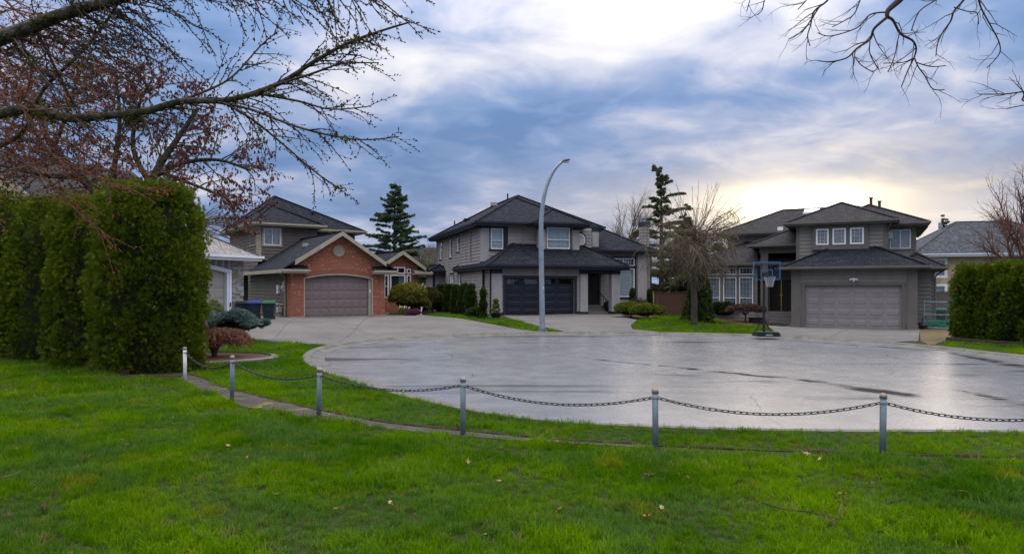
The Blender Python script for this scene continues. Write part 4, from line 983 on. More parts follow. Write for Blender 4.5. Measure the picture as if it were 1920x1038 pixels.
# ------------------------------------------------------------------ basketball hoop
b = gp(1436, 630, .1); T = thing('basketball_hoop', 'portable basketball hoop with clear blue-edged backboard at the kerb', 'basketball hoop', b + Vector((0, 0, .01)))
mb = MB(); mb.prism([(-.44, -.34), (-.36, -.42), (.36, -.42), (.46, -.3), (.46, .3), (.36, .4), (-.36, .4), (-.44, .3)], 0, .12)
k = len(mb.V); mb.prism([(-.40, -.32), (-.33, -.38), (.33, -.38), (.42, -.28), (.42, .28), (.33, .36), (-.33, .36), (-.40, .28)], .12, .17); mb.build('base', 'black_metal', T)
MB().box(-.16, .10, -.425, -.415, .04, .09).build('base_badge', 'concrete_base', T)
zt = 2.44
MB().tube([(-.08, 0, .1), (-.08, 0, 1.25)], .048, 10).tube([(-.08, 0, 1.25), (-.08, 0, zt)], .042, 10).build('pole', 'black_metal', T)
for s in (-1, 1): MB().tube([(-.08, .02, .75), (s * .30 - .02, .25, .16)], .016, 6).build('brace', 'black_metal', T)
bz0, bz1, by, bx0, bx1 = 2.22, 2.91, -.42, -.64, .40
bb = MB().box(bx0, bx1, by, by + .02, bz0, bz1).build('backboard', 'acrylic', T)
mb = MB(); t = .02
for q in ((bx0 - .01, bx1 + .01, bz0 - .01, bz0 + t), (bx0 - .01, bx1 + .01, bz1 - t, bz1 + .01), (bx0 - .01, bx0 + t, bz0 + t, bz1 - t), (bx1 - t, bx1 + .01, bz0 + t, bz1 - t)): mb.box(q[0], q[1], by - .012, by + .035, q[2], q[3])
mb.build('rim_frame', 'hoop_blue', bb)
mb = MB(); cx = -.12; s0, s1, z0, z1 = cx - .23, cx + .23, 2.29, 2.62; t = .025
for q in ((s0, s1, z0, z0 + t), (s0, s1, z1 - t, z1), (s0, s0 + t, z0 + t, z1 - t), (s1 - t, s1, z0 + t, z1 - t)): mb.box(q[0], q[1], by - .008, by - .001, q[2], q[3])
mb.build('target_square', 'hoop_blue', bb)
mb = MB()
for xx in (-.30, .06): mb.box(xx - .014, xx + .014, by + .022, by + .06, bz0 + .04, bz1 - .04)
mb.box(-.30, .06, by + .03, by + .06, 2.44, 2.48); mb.box(-.26, .02, by + .024, by + .07, 2.28, 2.38)
for zz in (2.12, 2.37): 
    for xx in (-.13, -.03): mb.beam((xx, 0, zz), (xx, by + .05, zz + .15), .03, .035)
mb.build('lift_arm', 'black_metal', T)
rc = Vector((cx, by - .30, 2.34)); rr = .225
MB().tube([tuple(rc + Vector((rr * math.cos(a), rr * math.sin(a), 0))) for a in np.linspace(0, 2 * math.pi, 21)], .011, 6, False).beam((cx, by, 2.32), (cx, by - .09, 2.335), .12, .04).build('rim', 'black_metal', T)
mb = MB(); ns = 12; lv_ = [(1., 0), (.86, -.1), (.70, -.2), (.58, -.3), (.52, -.40)]
for dr in (1, -1):
    for k in range(ns):
        mb.tube([tuple(rc + Vector((rr * s * math.cos(2 * math.pi * (k + dr * i * .5) / ns), rr * s * math.sin(2 * math.pi * (k + dr * i * .5) / ns), z_))) for i, (s, z_) in enumerate(lv_)], .006, 4, False)
mb.build('net', 'net_white', T)

# ------------------------------------------------------------------ wheeled bins
def bin_(loc, rz, lid, label, sc_=1.):
    T = thing('wheeled_bin', label, 'bin', loc, rz); T.scale = (sc_,) * 3
    mb = MB(); lo = [(-.24, -.26), (.24, -.26), (.24, .24), (-.24, .24)]; hi = [(-.32, -.36), (.32, -.36), (.32, .34), (-.32, .34)]
    V = [(x_, y_, .06) for x_, y_ in lo] + [(x_, y_, .88) for x_, y_ in hi]
    mb.V += V; mb.F += [(3, 2, 1, 0), (4, 5, 6, 7), (0, 1, 5, 4), (1, 2, 6, 5), (2, 3, 7, 6), (3, 0, 4, 7)]
    mb.box(-.345, .345, -.385, .365, .84, .90); mb.box(-.10, .10, -.335, -.31, .45, .62); mb.build('body', 'bin_body', T)
    mb = MB(); mb.V += [(-.36, -.41, .87), (.36, -.41, .87), (.36, .38, .90), (-.36, .38, .90), (-.33, -.38, .965), (.33, -.38, .965), (.31, .31, 1.0), (-.31, .31, 1.0)]
    mb.F += [(3, 2, 1, 0), (4, 5, 6, 7), (0, 1, 5, 4), (1, 2, 6, 5), (2, 3, 7, 6), (3, 0, 4, 7)]; mb.build('lid', lid, T)
    for s in (-1, 1): MB().tube([(s * .23, .27, .11), (s * .29, .27, .11)], .11, 12).build('wheel', 'pot_black', T)
    MB().tube([(-.28, .42, .86), (.28, .42, .86)], .018, 6).build('handle', 'bin_body', T); return T
bin_(gp(504, 599), R(14), 'bin_green', 'dark wheeled bin with green lid beside the brick garage', .90)
bin_(gp(477, 599), R(16), 'bin_blue', 'dark wheeled bin with blue lid beside the brick garage', .90)
bin_(gp(455, 599), R(20), 'bin_body', 'dark wheeled bin with dark lid half hidden by the stone garage corner', .90)

# ------------------------------------------------------------------ chain-link gate, netting and bin by the right house
HR = Matrix.Translation((15.2, 35.4, -.03)) @ Matrix.Rotation(R(-28), 4, 'Z')
def RH(u, v, z=0): return HR @ Vector((u, v, z))
bin_(RH(5.62 + .5, 3.2, .0), R(-30), 'bin_green', 'dark bin with green lid behind the chain-link gate')
T = thing('chain_link_gate', 'grey chain-link gate beside the right house', 'gate', RH(5.9, 1.2), R(-28))
mb = MB()
for xx in (-.55, .62): mb.tube([(xx, 0, -.1), (xx, 0, 1.45)], .03, 8)
for zz in (.08, .72, 1.36): mb.tube([(-.55, 0, zz), (.62, 0, zz)], .02, 6)
mb.tube([(.70, 0, -.1), (.70, 0, 1.5)], .035, 8); mb.tube([(.70, 0, 1.36), (2.6, .2, 1.36)], .02, 6); mb.tube([(.70, 0, .72), (2.6, .2, .72)], .016, 6); mb.build('frame', 'galvanised', T)
mb = MB()
for k in range(-14, 30):
    a = -.55 + k * .08
    for s in (1, -1):
        p0, p1 = (a, .1), (a + s * 1.25, 1.35)
        def cl_(x_, p, q): t = (x_ - p[0]) / (q[0] - p[0]); return (x_, p[1] + (q[1] - p[1]) * t)
        P0, P1 = (p0, p1) if p0[0] < p1[0] else (p1, p0)
        if P1[0] < -.55 or P0[0] > .62: continue
        if P0[0] < -.55: P0 = cl_(-.55, P0, P1)
        if P1[0] > .62: P1 = cl_(.62, P0, P1)
        mb.beam((P0[0], s * .004, P0[1]), (P1[0], s * .004, P1[1]), .005, .005)
tag(mb.build('wire_mesh', 'galvanised', T), kind='stuff')
MB().box(.56, .74, -.05, .05, .05, .65).build('latch_post', 'black_metal', T)
mb = MB(); rs = random.Random(5)
for k in range(70):
    x0 = rs.uniform(-.5, 1.3); zz = rs.uniform(.02, .42); mb.tube([(x0 + .25 * j, .25 + rs.uniform(-.12, .12), max(.01, zz + rs.uniform(-.05, .05))) for j in range(5)], .018, 4)
T2 = mb.build('garden_netting', 'net_green', None); T2.location = RH(5.75, 1.25); T2.rotation_euler = (0, 0, R(-28)); tag(T2, 'crumpled green garden netting heaped behind the chain-link gate', 'netting')
mb = MB(); mb.lathe([(.10, 0), (.22, .03), (.24, .2), (.15, .3), (.06, .34)], 10); mb.tube([(0, 0, .3), (.1, .05, .55), (.22, .0, .62)], .03, 6); T2 = mb.build('hose_reel', 'black_metal', None); T2.location = RH(5.25, 1.1); tag(T2, 'small black hose reel beside the gate at the garage corner', 'hose reel')

# ------------------------------------------------------------------ timber fences
def fence(name, label, a, b, h, mat, bw=.14, cap=True):
    a, b = Vector(a), Vector(b); L = (b - a).length; ang = math.atan2(b.y - a.y, b.x - a.x); T = thing(name, label, 'fence', a, ang)
    me = bpy.data.meshes.new('board'); q = MB().box(.004, bw - .004, -.012, .012, -.1, h); me.from_pydata(q.V, [], q.F); me.materials.append(MATS[mat])
    for k in range(int(L / bw)):
        o = link(bpy.data.objects.new('board', me), T); o.location = (k * bw, random.uniform(-.006, .006), random.uniform(-.015, .01))
    for k in range(int(L / 2.2) + 1): MB().box(k * 2.2 - .05, k * 2.2 + .05, .015, .11, -.1, h + .06).build('post', mat, T)
    for zz in (.3, h - .25): MB().box(0, L, .014, .05, zz, zz + .09).build('rail', mat, T)
    if cap: MB().box(-.05, L + .05, -.06, .09, h + .02, h + .06).build('cap_rail', mat, T)
    return T
f0 = at(1228, 580, 43); f1 = at(1345, 578, 42); f0.z = f1.z = .38
fence('wooden_fence', 'reddish brown board fence between the taupe house and the olive grey house', f0, f1, 1.32, 'wood_fence')
f0 = at(1752, 590, 44); f1 = at(1830, 590, 46); f0.z = f1.z = .0
fence('wooden_fence', 'weathered grey board fence behind the chain-link gate', f0, f1, 1.75, 'wood_grey')
T = thing('garden_gate', 'dark open-barred garden fence between brick house and taupe house', 'fence', tuple(at(782, 572, 45)[:2]) + (.4,), R(8))
mb = MB()
for k in range(5): MB().box(k * .32, k * .32 + .09, -.03, .03, -.1, 1.62).build('bar', 'trim_navy', T)
for zz in (.2, 1.3, 1.55): MB().box(-.05, 1.45, -.045, .045, zz, zz + .10).build('rail', 'trim_navy', T)

# ------------------------------------------------------------------ posts and chain
PX = [(347, 714, 651, 'galvanised_white'), (435, 752, 667, 'post_blue'), (598, 784, 690, 'post_blue'), (868, 816, 708, 'post_blue'), (1229, 840, 729, 'post_blue'), (1655, 855, 738, 'post_blue'), (2110, 862, 745, 'post_blue')]
WH = ['white-painted steel post with peeling paint in front of the tall hedge end', 'steel chain post beside the round mulch bed', 'steel chain post where the kerb curve begins', 'steel chain post left of the picture centre on the lawn edge', 'steel chain post standing before the middle of the wet road', 'rightmost steel chain post in view, with pale cap', 'steel chain post just beyond the right edge of view']
tops = []
for (px, pb, ptp, mt), lb in zip(PX, WH):
    b = gp(px, pb); h = (CH - (ptp - HOR) / FPX * b.y) - b.z; r = .036
    T = thing('chain_post', lb, 'post', b, random.uniform(0, 3), 'posts of the chain barrier')
    T.rotation_euler = (R(random.uniform(-.8, .8)), R(random.uniform(-.8, .8)), random.uniform(0, 3))
    MB().tube([(0, 0, -.15), (0, 0, h - .035)], r, 16).build('pipe', mt, T, True)
    MB().lathe([(r + .004, 0), (r + .005, .035), (r + .001, .045), (r * .55, .058), (.004, .062)], 16, (0, 0, h - .05)).build('cap', 'post_cap', T, True)
    MB().lathe([(r + .002, 0), (r + .005, .004), (r + .005, .028), (r + .002, .032)], 16, (0, 0, h - .115)).build('collar', 'galvanised' if mt == 'post_blue' else mt, T)
    tops.append(b + Vector((0, 0, h - .095)))
def link_mesh():
    n, m_ = 12, 5; L, W, r = .030, .0175, .0062; c = []
    for k in range(n):
        a = 2 * math.pi * k / n; x_ = math.cos(a) * W + (L - W + .012) * (1 if math.cos(a) > 0 else -1); c.append(Vector((x_, math.sin(a) * W, 0)))
    mb = MB()
    for k in range(n):
        d = (c[(k + 1) % n] - c[k - 1]).normalized(); q = Vector((0, 0, 1)); s = d.cross(q)
        mb.V += [tuple(c[k] + (s * math.cos(2 * math.pi * j / m_) + q * math.sin(2 * math.pi * j / m_)) * r) for j in range(m_)]
    for k in range(n):
        for j in range(m_): mb.F.append((k * m_ + j, k * m_ + (j + 1) % m_, ((k + 1) % n) * m_ + (j + 1) % m_, ((k + 1) % n) * m_ + j))
    me = bpy.data.meshes.new('link'); me.from_pydata(mb.V, [], mb.F); me.materials.append(MATS['chain_steel']); me.shade_smooth(); return me
LM = link_mesh(); PITCH = .071
SAG = [.20, .16, .14, .165, .17, .18]; CW = ['nearest the hedge, above the mulch bed', 'in front of the green verge by the kerb curve', 'across the left edge of the wet road', 'across the middle of the wet road', 'across the right half of the wet road', 'running out of view at the right']
for i, (sg, cw_) in enumerate(zip(SAG, CW)):
    a, b = tops[i], tops[i + 1]; T = thing('hanging_chain', 'dark steel chain span ' + cw_, 'chain', a, 0, 'chain spans between the posts')
    ts = np.linspace(0, 1, 200); pts = np.array([np.array(a.lerp(b, t)) - np.array([0, 0, sg * 4 * t * (1 - t)]) for t in ts])
    s = np.r_[0, np.cumsum(np.linalg.norm(np.diff(pts, axis=0), axis=1))]; n = int(round(s[-1] / PITCH))
    for k in range(n):
        u = (k + .5) / n * s[-1]; p = Vector([np.interp(u, s, pts[:, j]) for j in range(3)]); q = Vector([np.interp(min(u + .03, s[-1]), s, pts[:, j]) for j in range(3)]) - Vector([np.interp(max(u - .03, 0), s, pts[:, j]) for j in range(3)])
        o = link(bpy.data.objects.new('link', LM), T); o.location = p - a
        o.rotation_euler = (q.to_track_quat('X', 'Z') @ __import__('mathutils').Euler((R(35 + 90 * (k % 2)) + random.uniform(-.2, .2), 0, 0)).to_quaternion()).to_euler()

# ------------------------------------------------------------------ worn path under the posts, its soil edge, bed edging
m, g = newmat('old_path')
co = g.n('ShaderNodeNewGeometry').outputs['Position']
cc = g.mix(g.mr(g.noise(co, 3, 5), .35, .65), (.090, .078, .070), (.052, .046, .042))
cc = g.mix(g.mr(g.noise(co, 1.6, 4), .60, .66, 0, 1), cc, (.16, .15, .022)); cc = g.mix(g.mr(g.noise(co, 50, 3), .4, .7, 0, .6), cc, (.05, .045, .042))
finish(g, {'Base Color': cc, 'Roughness': .9, 'Specular IOR Level': .12}, g.noise(co, 60, 4), .5, .012)
near = [(330, 712), (362, 724), (395, 738), (430, 757), (500, 770), (597, 788), (700, 801), (868, 819), (1050, 832), (1229, 841), (1450, 850), (1655, 857), (1920, 862)]
far = [(1920, 859), (1655, 853), (1450, 846), (1229, 836), (1050, 826), (868, 809), (700, 790), (600, 770), (520, 752), (450, 735), (410, 724), (380, 709), (352, 703)]
PATH = [tuple(gp(*p)[:2]) for p in near if p[0] < 1240] + [tuple(gp(*p)[:2]) for p in far if p[0] < 1240]
tag(sheet('path', PATH, 'old_path', .012, cell=.4), kind='structure')
mb = MB(); fl = catmull([tuple(gp(*p)[:2]) for p in far], 10, False); rs = random.Random(2)
rad = [.022 * rs.uniform(.3, 2.0) for _ in fl]
mb.tube([(p[0], p[1] + .02, tz(*p) + .004) for p in fl], rad, 6); tag(mb.build('soil_edge', 'soil', None, True), kind='structure')
BEDC = gp(392, 676)
bed = [(BEDC.x + 1.75 * math.cos(a) - .25, BEDC.y + 1.35 * math.sin(a) + .35) for a in np.linspace(0, 2 * math.pi, 33)[:-1]]
tag(sheet('mulch_bed', bed, 'mulch', .05, cell=.3), kind='structure')
ed = tag(link(bpy.data.objects.new('bed_edging', None)), kind='structure')
for k in range(0, 32, 2):
    q = [bed[(k + j) % 32] for j in range(3)]
    mb = MB(); c = np.array([BEDC.x - .25, BEDC.y + .35]); inn = [tuple(np.array(p) * .985 + c * .015) for p in q]; out = [tuple(c + (np.array(p) - c) * 1.10) for p in q]
    zz = [tz(*p) for p in q]; kk = len(mb.V)
    for p, z_ in zip(inn, zz): mb.V += [(p[0], p[1], z_ - .1), (p[0], p[1], z_ + .085)]
    for p, z_ in zip(out, zz): mb.V += [(p[0], p[1], z_ - .1), (p[0], p[1], z_ + .06)]
    for j in (0, 2): mb.F += [(j, j + 1, j + 3, j + 2), (j + 6, j + 8, j + 9, j + 7), (j + 1, j + 7, j + 9, j + 3)]
    mb.F += [(0, 6, 7, 1), (4, 5, 11, 10)]; mb.build('edging_stone', 'kerb_concrete', ed, uv=False)
# timber edging along the foot of the tall hedge
for a, b, lb in (((5, 664), (110, 676), 'left'), ((118, 678), (235, 704), 'right')):
    A, B = gp(*a), gp(*b); mb = MB(); mb.beam(A + Vector((0, 0, .04)), B + Vector((0, 0, .04)), .16, .14); o = mb.build('landscape_timber', 'timber', None); tag(o, 'weathered landscape timber at the hedge foot, %s piece' % lb, 'timber')
hb = [tuple(gp(*p)[:2]) for p in ((-60, 668), (120, 682), (245, 706), (350, 706), (385, 690), (380, 672), (200, 655), (-60, 645))]
tag(sheet('soil_bed', hb, 'soil', .016, cell=.5), kind='structure')
# garden beds by the houses
tag(sheet('planting_bed', g2((726, 591), (760, 592), (800, 589), (850, 589), (905, 597), (945, 598), (945, 592), (900, 588), (830, 580), (740, 581)), 'soil', .03, cell=.5), kind='structure')
tag(sheet('planting_bed', g2((1355, 604), (1400, 611), (1445, 610), (1450, 598), (1400, 593), (1340, 592)), 'mulch', .03, cell=.5), kind='structure')
tag(sheet('planting_bed', g2((1165, 592), (1200, 598), (1243, 592), (1243, 584), (1165, 583)), 'mulch', .03, cell=.5), kind='structure')
mbw = MB(); wl = g2((1776, 639), (1850, 645), (1930, 650)); 
for a, b in zip(wl, wl[1:]): mbw.beam((a[0], a[1], tz(*a) + .05), (b[0], b[1], tz(*b) + .05), .15, .18)
tag(mbw.build('landscape_timber', 'timber', None), 'dark timber edging along the foot of the right hedge', 'timber')
# ------------------------------------------------------------------ foliage helpers
def nrm(a): return a / (np.linalg.norm(a, axis=-1, keepdims=True) + 1e-9)
def rh(x0, y0, x1, y1, wd, z=0.):
    """a rhombic leaflet from (x0,y0) to (x1,y1)"""
    dx, dy = x1 - x0, y1 - y0; L = math.hypot(dx, dy); nx_, ny_ = -dy / L * wd / 2, dx / L * wd / 2; mx, my = x0 + dx * .45, y0 + dy * .45
    return [(x0, y0, 0), (mx + nx_, my + ny_, z), (x1, y1, z * .3), (mx - nx_, my - ny_, z)]
def tmpl(*rs): V = np.array([v for r_ in rs for v in r_], float); return V, np.arange(len(V)).reshape(-1, 4)
SPRAY = tmpl(rh(0, 0, 0, 1, .26, .04), rh(0, .15, .42, .85, .22, -.03), rh(0, .15, -.42, .85, .22, .05), rh(0, .05, .62, .5, .2, .05), rh(0, .05, -.62, .5, .2, -.04))
LEAF = tmpl(rh(0, 0, 0, 1, .55, .08))
LEAF2 = tmpl(rh(0, 0, 0, 1, .5, .08), rh(0, 0, .6, .6, .4, .1), rh(0, 0, -.6, .6, .4, -.1))
NEEDLE = tmpl(rh(0, 0, 0, 1, .13), *[rh(0, .12 * k, s * .36 * (1.1 - .1 * k), .12 * k + .28, .09, .05 * s) for k in range(6) for s in (-1, 1)])
FROND = tmpl(rh(0, 0, 0, 1, .17, .03), *[rh(0, .2 * k, s * .34 * (1.05 - .12 * k), .2 * k + .36, .14, .05 * s) for k in range(3) for s in (-1, 1)])
BUD = tmpl(rh(0, 0, 0, 1, .42, .0), [(0, 0, 0), (0, .45, .21), (0, 1, 0), (0, .45, -.21)])
def scatter(name, T, pos, dirs, size, mat, parent, kind=None, rnd=None, up=None):
    tv, tf = T; n = len(pos); y_ = nrm(np.asarray(dirs, float)); rv = nrm(rng.normal(size=(n, 3))) if up is None else up
    x_ = nrm(np.cross(y_, rv)); z_ = np.cross(x_, y_); s = np.broadcast_to(np.asarray(size, float), (n,))[:, None, None]
    V = pos[:, None] + s * (tv[None, :, 0:1] * x_[:, None] + tv[None, :, 1:2] * y_[:, None] + tv[None, :, 2:3] * z_[:, None])
    F = (tf[None] + (np.arange(n) * len(tv))[:, None, None]).reshape(-1, tf.shape[1])
    r_ = np.repeat(rng.rand(n) if rnd is None else rnd, len(tf))
    o = mesh_obj(name, V.reshape(-1, 3), F, mat, parent, False, r_)
    if kind: o['kind'] = kind
    return o
class Lump:
    def __init__(s, n=14, lo=1., hi=4., seed=0):
        r_ = np.random.RandomState(seed); s.k = nrm(r_.normal(size=(n, 3))) * r_.uniform(lo, hi, (n, 1)); s.p = r_.rand(n) * 6.28
    def __call__(s, P): return np.sin(P @ s.k.T + s.p).mean(1) * 2
def blob_core(name, fn, nu, nv, mat, parent):
    V = []; F = []
    for i in range(nv + 1):
        for j in range(nu): V.append(fn(2 * math.pi * j / nu, i / nv))
    for i in range(nv):
        for j in range(nu): a = i * nu + j; b = i * nu + (j + 1) % nu; F.append((a, b, b + nu, a + nu))
    return mesh_obj(name, V, F, mat, parent, True)
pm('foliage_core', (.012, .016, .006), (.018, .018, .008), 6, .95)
def column(name, label, cat, base, h, r0, r1, n, mat, size=.13, seed=0, group=None, flat=.5, lump=.10, prof=None, trunk=True, bark='bark', squash=1., rz=0., T=SPRAY, upb=.55, clump=0, csz=1., top0=.86, imat=None):
    """clipped conifer: rounded column of sprays round a dark twiggy heart"""
    Tt = thing(name, label, cat, base, rz, group); L = Lump(16, 1.2, 4.5, seed); L2 = Lump(16, 5, 12, seed + 1)
    prof = prof or (lambda t: (r0 + (r1 - r0) * t) * min(1., (1 - max(0., (t - top0) / (1 - top0)) ** 2.2) ** .5 if t < 1 else .02) * (1 - .12 * max(0, (.12 - t) / .12)))
    if clump:
        nb = int(n * .27); tb = rng.rand(nb) * .985; ab = rng.rand(nb) * 6.2832; rb_ = np.array([prof(q) for q in tb]); kb = rng.rand(nb) < .1; rb_ = np.where(kb, rb_ * np.sqrt(rng.rand(nb)), rb_); tb = np.where(kb, .95, tb)
        Pb = np.stack([np.cos(ab) * rb_, np.sin(ab) * rb_ * squash, tb * h], 1); Pb[:, :2] *= (.89 + lump * .5 * L(Pb))[:, None]; Ob = np.stack([np.cos(ab), np.sin(ab), np.where(kb, 1.5, .2)], 1)
        scatter('inner_foliage', T, Pb, nrm(Ob * .8 + np.array([0, 0, upb]) + rng.normal(size=(nb, 3)) * .45), size * 1.5 * rng.uniform(.7, 1.25, nb), imat or mat, Tt, 'stuff', rng.rand(nb) * .5)  # inner sprays coloured darker, shade between clumps put into their colour
        nc = int(clump); tc = np.clip(rng.rand(nc) ** .95, .01, .985); ac = rng.rand(nc) * 2 * math.pi; rc_ = np.array([prof(q) for q in tc]); tp_ = rng.rand(nc) < .12
        tc = np.where(tp_, .97, tc); rc_ = np.where(tp_, np.array([prof(.9)] * nc) * np.sqrt(rng.rand(nc)), rc_)
        C = np.stack([np.cos(ac) * rc_, np.sin(ac) * rc_ * squash, tc * h], 1); C[:, :2] *= (.90 + lump * .6 * L(C) + .07 * rng.rand(nc))[:, None]
        id_ = rng.randint(0, nc, n); o_ = np.stack([np.cos(ac), np.sin(ac), np.where(tc > .93, 1.3, .15)], 1)[id_]
        dd_ = nrm(rng.normal(size=(n, 3)) + o_ * 1.25); rs_ = (.15 + .15 * rng.rand(nc))[id_][:, None] * csz
        pos = C[id_] + dd_ * rs_ * np.array([1, 1, 1.5]) * (.45 + .55 * rng.rand(n))[:, None]; pos[:, 2] = np.maximum(pos[:, 2], .04)
        dirs = nrm(dd_ * .7 + o_ * .25 + np.array([0, 0, upb]) + rng.normal(size=(n, 3)) * .3)
        scatter('foliage', T, pos, dirs, size * rng.uniform(.65, 1.25, n), mat, Tt, 'stuff', np.clip(.45 * rng.rand(nc)[id_] + .55 * rng.rand(n) * (.4 + .6 * (dd_ * o_).sum(1)), 0, 1))
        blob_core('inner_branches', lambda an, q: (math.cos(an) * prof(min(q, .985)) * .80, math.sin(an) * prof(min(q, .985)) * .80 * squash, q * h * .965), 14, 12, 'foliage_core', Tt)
        MB().tube([(0, 0, -.15), (0, 0, h * .5)], [r0 * .10 + .03, .03], 8).build('trunk', bark, Tt)
        return Tt
    t = np.clip(rng.rand(n) ** .92, 0, .9995); a = rng.rand(n) * 2 * math.pi; rr = np.array([prof(q) for q in t])
    top = rng.rand(n) < .10; rr = np.where(top & (t > .8), rr * np.sqrt(rng.rand(n)), rr)
    base_p = np.stack([np.cos(a) * rr, np.sin(a) * rr * squash, t * h], 1)
    dsp = 1 + lump * L(base_p * 1.0) + lump * .55 * L2(base_p)
    dep = 1 - .22 * rng.rand(n) ** 2.2
    pos = base_p * np.stack([dsp * dep, dsp * dep, np.ones(n)], 1)
    pos[:, 2] += .05 * L2(base_p * 1.7) * h * .2
    out = np.stack([np.cos(a), np.sin(a), np.where(t > .9, 1.2, 0.)], 1)
    dirs = nrm(out * .75 + np.array([0, 0, upb]) + rng.normal(size=(n, 3)) * .38)
    scatter('foliage', T, pos, dirs, size * rng.uniform(.65, 1.25, n), mat, Tt, 'stuff')
    blob_core('inner_branches', lambda an, q: (math.cos(an) * prof(min(q, .985)) * .80, math.sin(an) * prof(min(q, .985)) * .80 * squash, q * h * .965), 14, 12, 'foliage_core', Tt)
    if trunk: MB().tube([(0, 0, -.15), (0, 0, h * .5)], [r0 * .10 + .03, .03], 8).build('trunk', bark, Tt)
    return Tt
def shrub(name, label, cat, base, rx, ry, hz, n, mat, T=LEAF2, size=.09, seed=0, lump=.18, z0=.12, group=None, core=True, stems=7, upb=.4, flat=1., stemmat='twig_tan', inner=.3):
    Tt = thing(name, label, cat, base, 0, group); L = Lump(14, 1.0, 3.2, seed)
    d_ = nrm(rng.normal(size=(n, 3))); d_[:, 2] = np.where(d_[:, 2] < -.25, -d_[:, 2], d_[:, 2])
    s = 1 + lump * L(d_ * 2.2) + lump * .5 * L(d_ * 6); dep = 1 - inner * rng.rand(n) ** 2
    R3 = np.array([rx, ry, hz / 2 * 1.0]); c = np.array([0, 0, hz * .5 + z0 * .5])
    pos = d_ * R3 * (s * dep)[:, None] + c; pos[:, 2] = np.maximum(pos[:, 2], z0 * .6 + .02)
    dirs = nrm(d_ + np.array([0, 0, upb]) + rng.normal(size=(n, 3)) * .6)
    scatter('foliage', T, pos, dirs, size * rng.uniform(.6, 1.3, n), mat, Tt, 'stuff')
    if core: blob_core('inner_branches', lambda an, q: (math.cos(an) * math.sin(q * math.pi) * rx * .74, math.sin(an) * math.sin(q * math.pi) * ry * .74, c[2] - math.cos(q * math.pi) * hz * .37), 12, 8, 'foliage_core', Tt)
    mb = MB()
    for k in range(stems):
        a = 6.28 * k / stems; mb.tube([(.05 * math.cos(a), .05 * math.sin(a), -.08), (rx * .35 * math.cos(a), ry * .35 * math.sin(a), hz * .35), (rx * .6 * math.cos(a), ry * .6 * math.sin(a), hz * .6)], [.02, .015, .006], 5)
    mb.build('stem', stemmat, Tt); return Tt

# ------------------------------------------------------------------ tall cedar hedge, left
hx = [(278, 702, 4.06, 1.03, 'tall clipped cedar at the near right end of the left hedge'), (208, 689, 3.98, 1.20, 'second tall cedar from the right end of the left hedge'), (122, 679, 3.98, 1.20, 'third tall cedar of the left hedge, above the landscape timber'),
      (45, 671, 4.12, 1.24, 'fourth tall cedar of the left hedge, half hidden by reddish twigs'), (-40, 665, 4.35, 1.2, 'cedar of the left hedge cut by the left edge of view')]
for k, (px, py, h, r_, lb) in enumerate(hx):
    b = gp(px, py); b.z -= .05; b.y += r_ * .82; b.x += (px - 960) / FPX * r_ * .82
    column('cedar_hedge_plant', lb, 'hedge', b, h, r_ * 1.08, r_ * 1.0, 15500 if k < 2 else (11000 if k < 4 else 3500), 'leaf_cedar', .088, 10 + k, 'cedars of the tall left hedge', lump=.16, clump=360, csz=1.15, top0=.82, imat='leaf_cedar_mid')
# ------------------------------------------------------------------ right hedge
for k, (px, py, h, r_, lb) in enumerate([(1833, 641, 2.45, .60, 'leftmost cedar of the right hedge, by the mossy slab'), (1874, 644, 2.48, .66, 'second cedar from the left in the right hedge'), (1916, 648, 2.52, .74, 'third cedar of the right hedge, at the edge of view'), (1975, 653, 2.52, .8, 'cedar of the right hedge beyond the edge of view')]):
    b = gp(px, py); b.y += r_; b.x += (px - 960) / FPX * r_
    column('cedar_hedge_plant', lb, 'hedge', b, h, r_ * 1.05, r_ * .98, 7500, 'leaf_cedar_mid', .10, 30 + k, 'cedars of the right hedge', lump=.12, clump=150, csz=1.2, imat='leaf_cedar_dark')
# ------------------------------------------------------------------ hedge row and topiary by the middle house
for k, (px, py, tp) in enumerate([(828, 584, 538), (842, 586, 537), (857, 589, 538), (870, 591, 536), (882, 594, 538)]):
    b = gp(px, py); s_ = b.y / FPX; column('upright_cedar', ['farthest', 'second', 'middle', 'fourth', 'nearest'][k] + ' small upright cedar in the row along the taupe house', 'hedge', b, (py - tp) * s_, 11 * s_, 7 * s_, 1500, 'leaf_cedar_dark', .10, 50 + k, 'cedar row along the taupe house', lump=.12, clump=60, csz=.6)
b = gp(906, 597); s_ = b.y / FPX
column('spiral_topiary', 'dark green spiral topiary between cedar row and garage of the taupe house', 'topiary', b, 56 * s_, .1, .1, 2200, 'leaf_cedar_dark', .08, 61, prof=lambda t: (.20 - .10 * t) * (1 + .28 * math.sin(t * 15 + 1)) * min(1, (1 - max(0, (t - .93) / .07) ** 2) ** .5 if t < 1 else .02) * (.7 + .3 * min(1, t * 6)), lump=.08)
for px, py, tp, lb in ((1186, 580, 541, 'narrow cypress in front of the tall living-room window'), (1218, 580, 542, 'narrow cypress beside the chimney of the taupe house')):
    b = gp(px, 590); s_ = b.y / FPX; column('narrow_cypress', lb, 'shrub', b, (590 - tp) * s_, .21, .13, 1500, 'leaf_cedar_dark', .08, 70 + px % 7, 'cypresses beside the tall window', lump=.1)
for px, py, rx, ry, hz, lb in ((1179, 595, .82, .55, .82, 'clipped yellow-green box mound beside the porch column'), (1209, 597, .85, .55, .80, 'clipped yellow-green box mound at the point of the driveway'), (1234, 592, .50, .4, .58, 'small clipped box mound below the chimney')):
    shrub('box_shrub', lb, 'shrub', gp(px, py), rx, ry, hz, 2600, 'leaf_box', LEAF2, .075, px, .10, .05, 'box mounds by the taupe house')
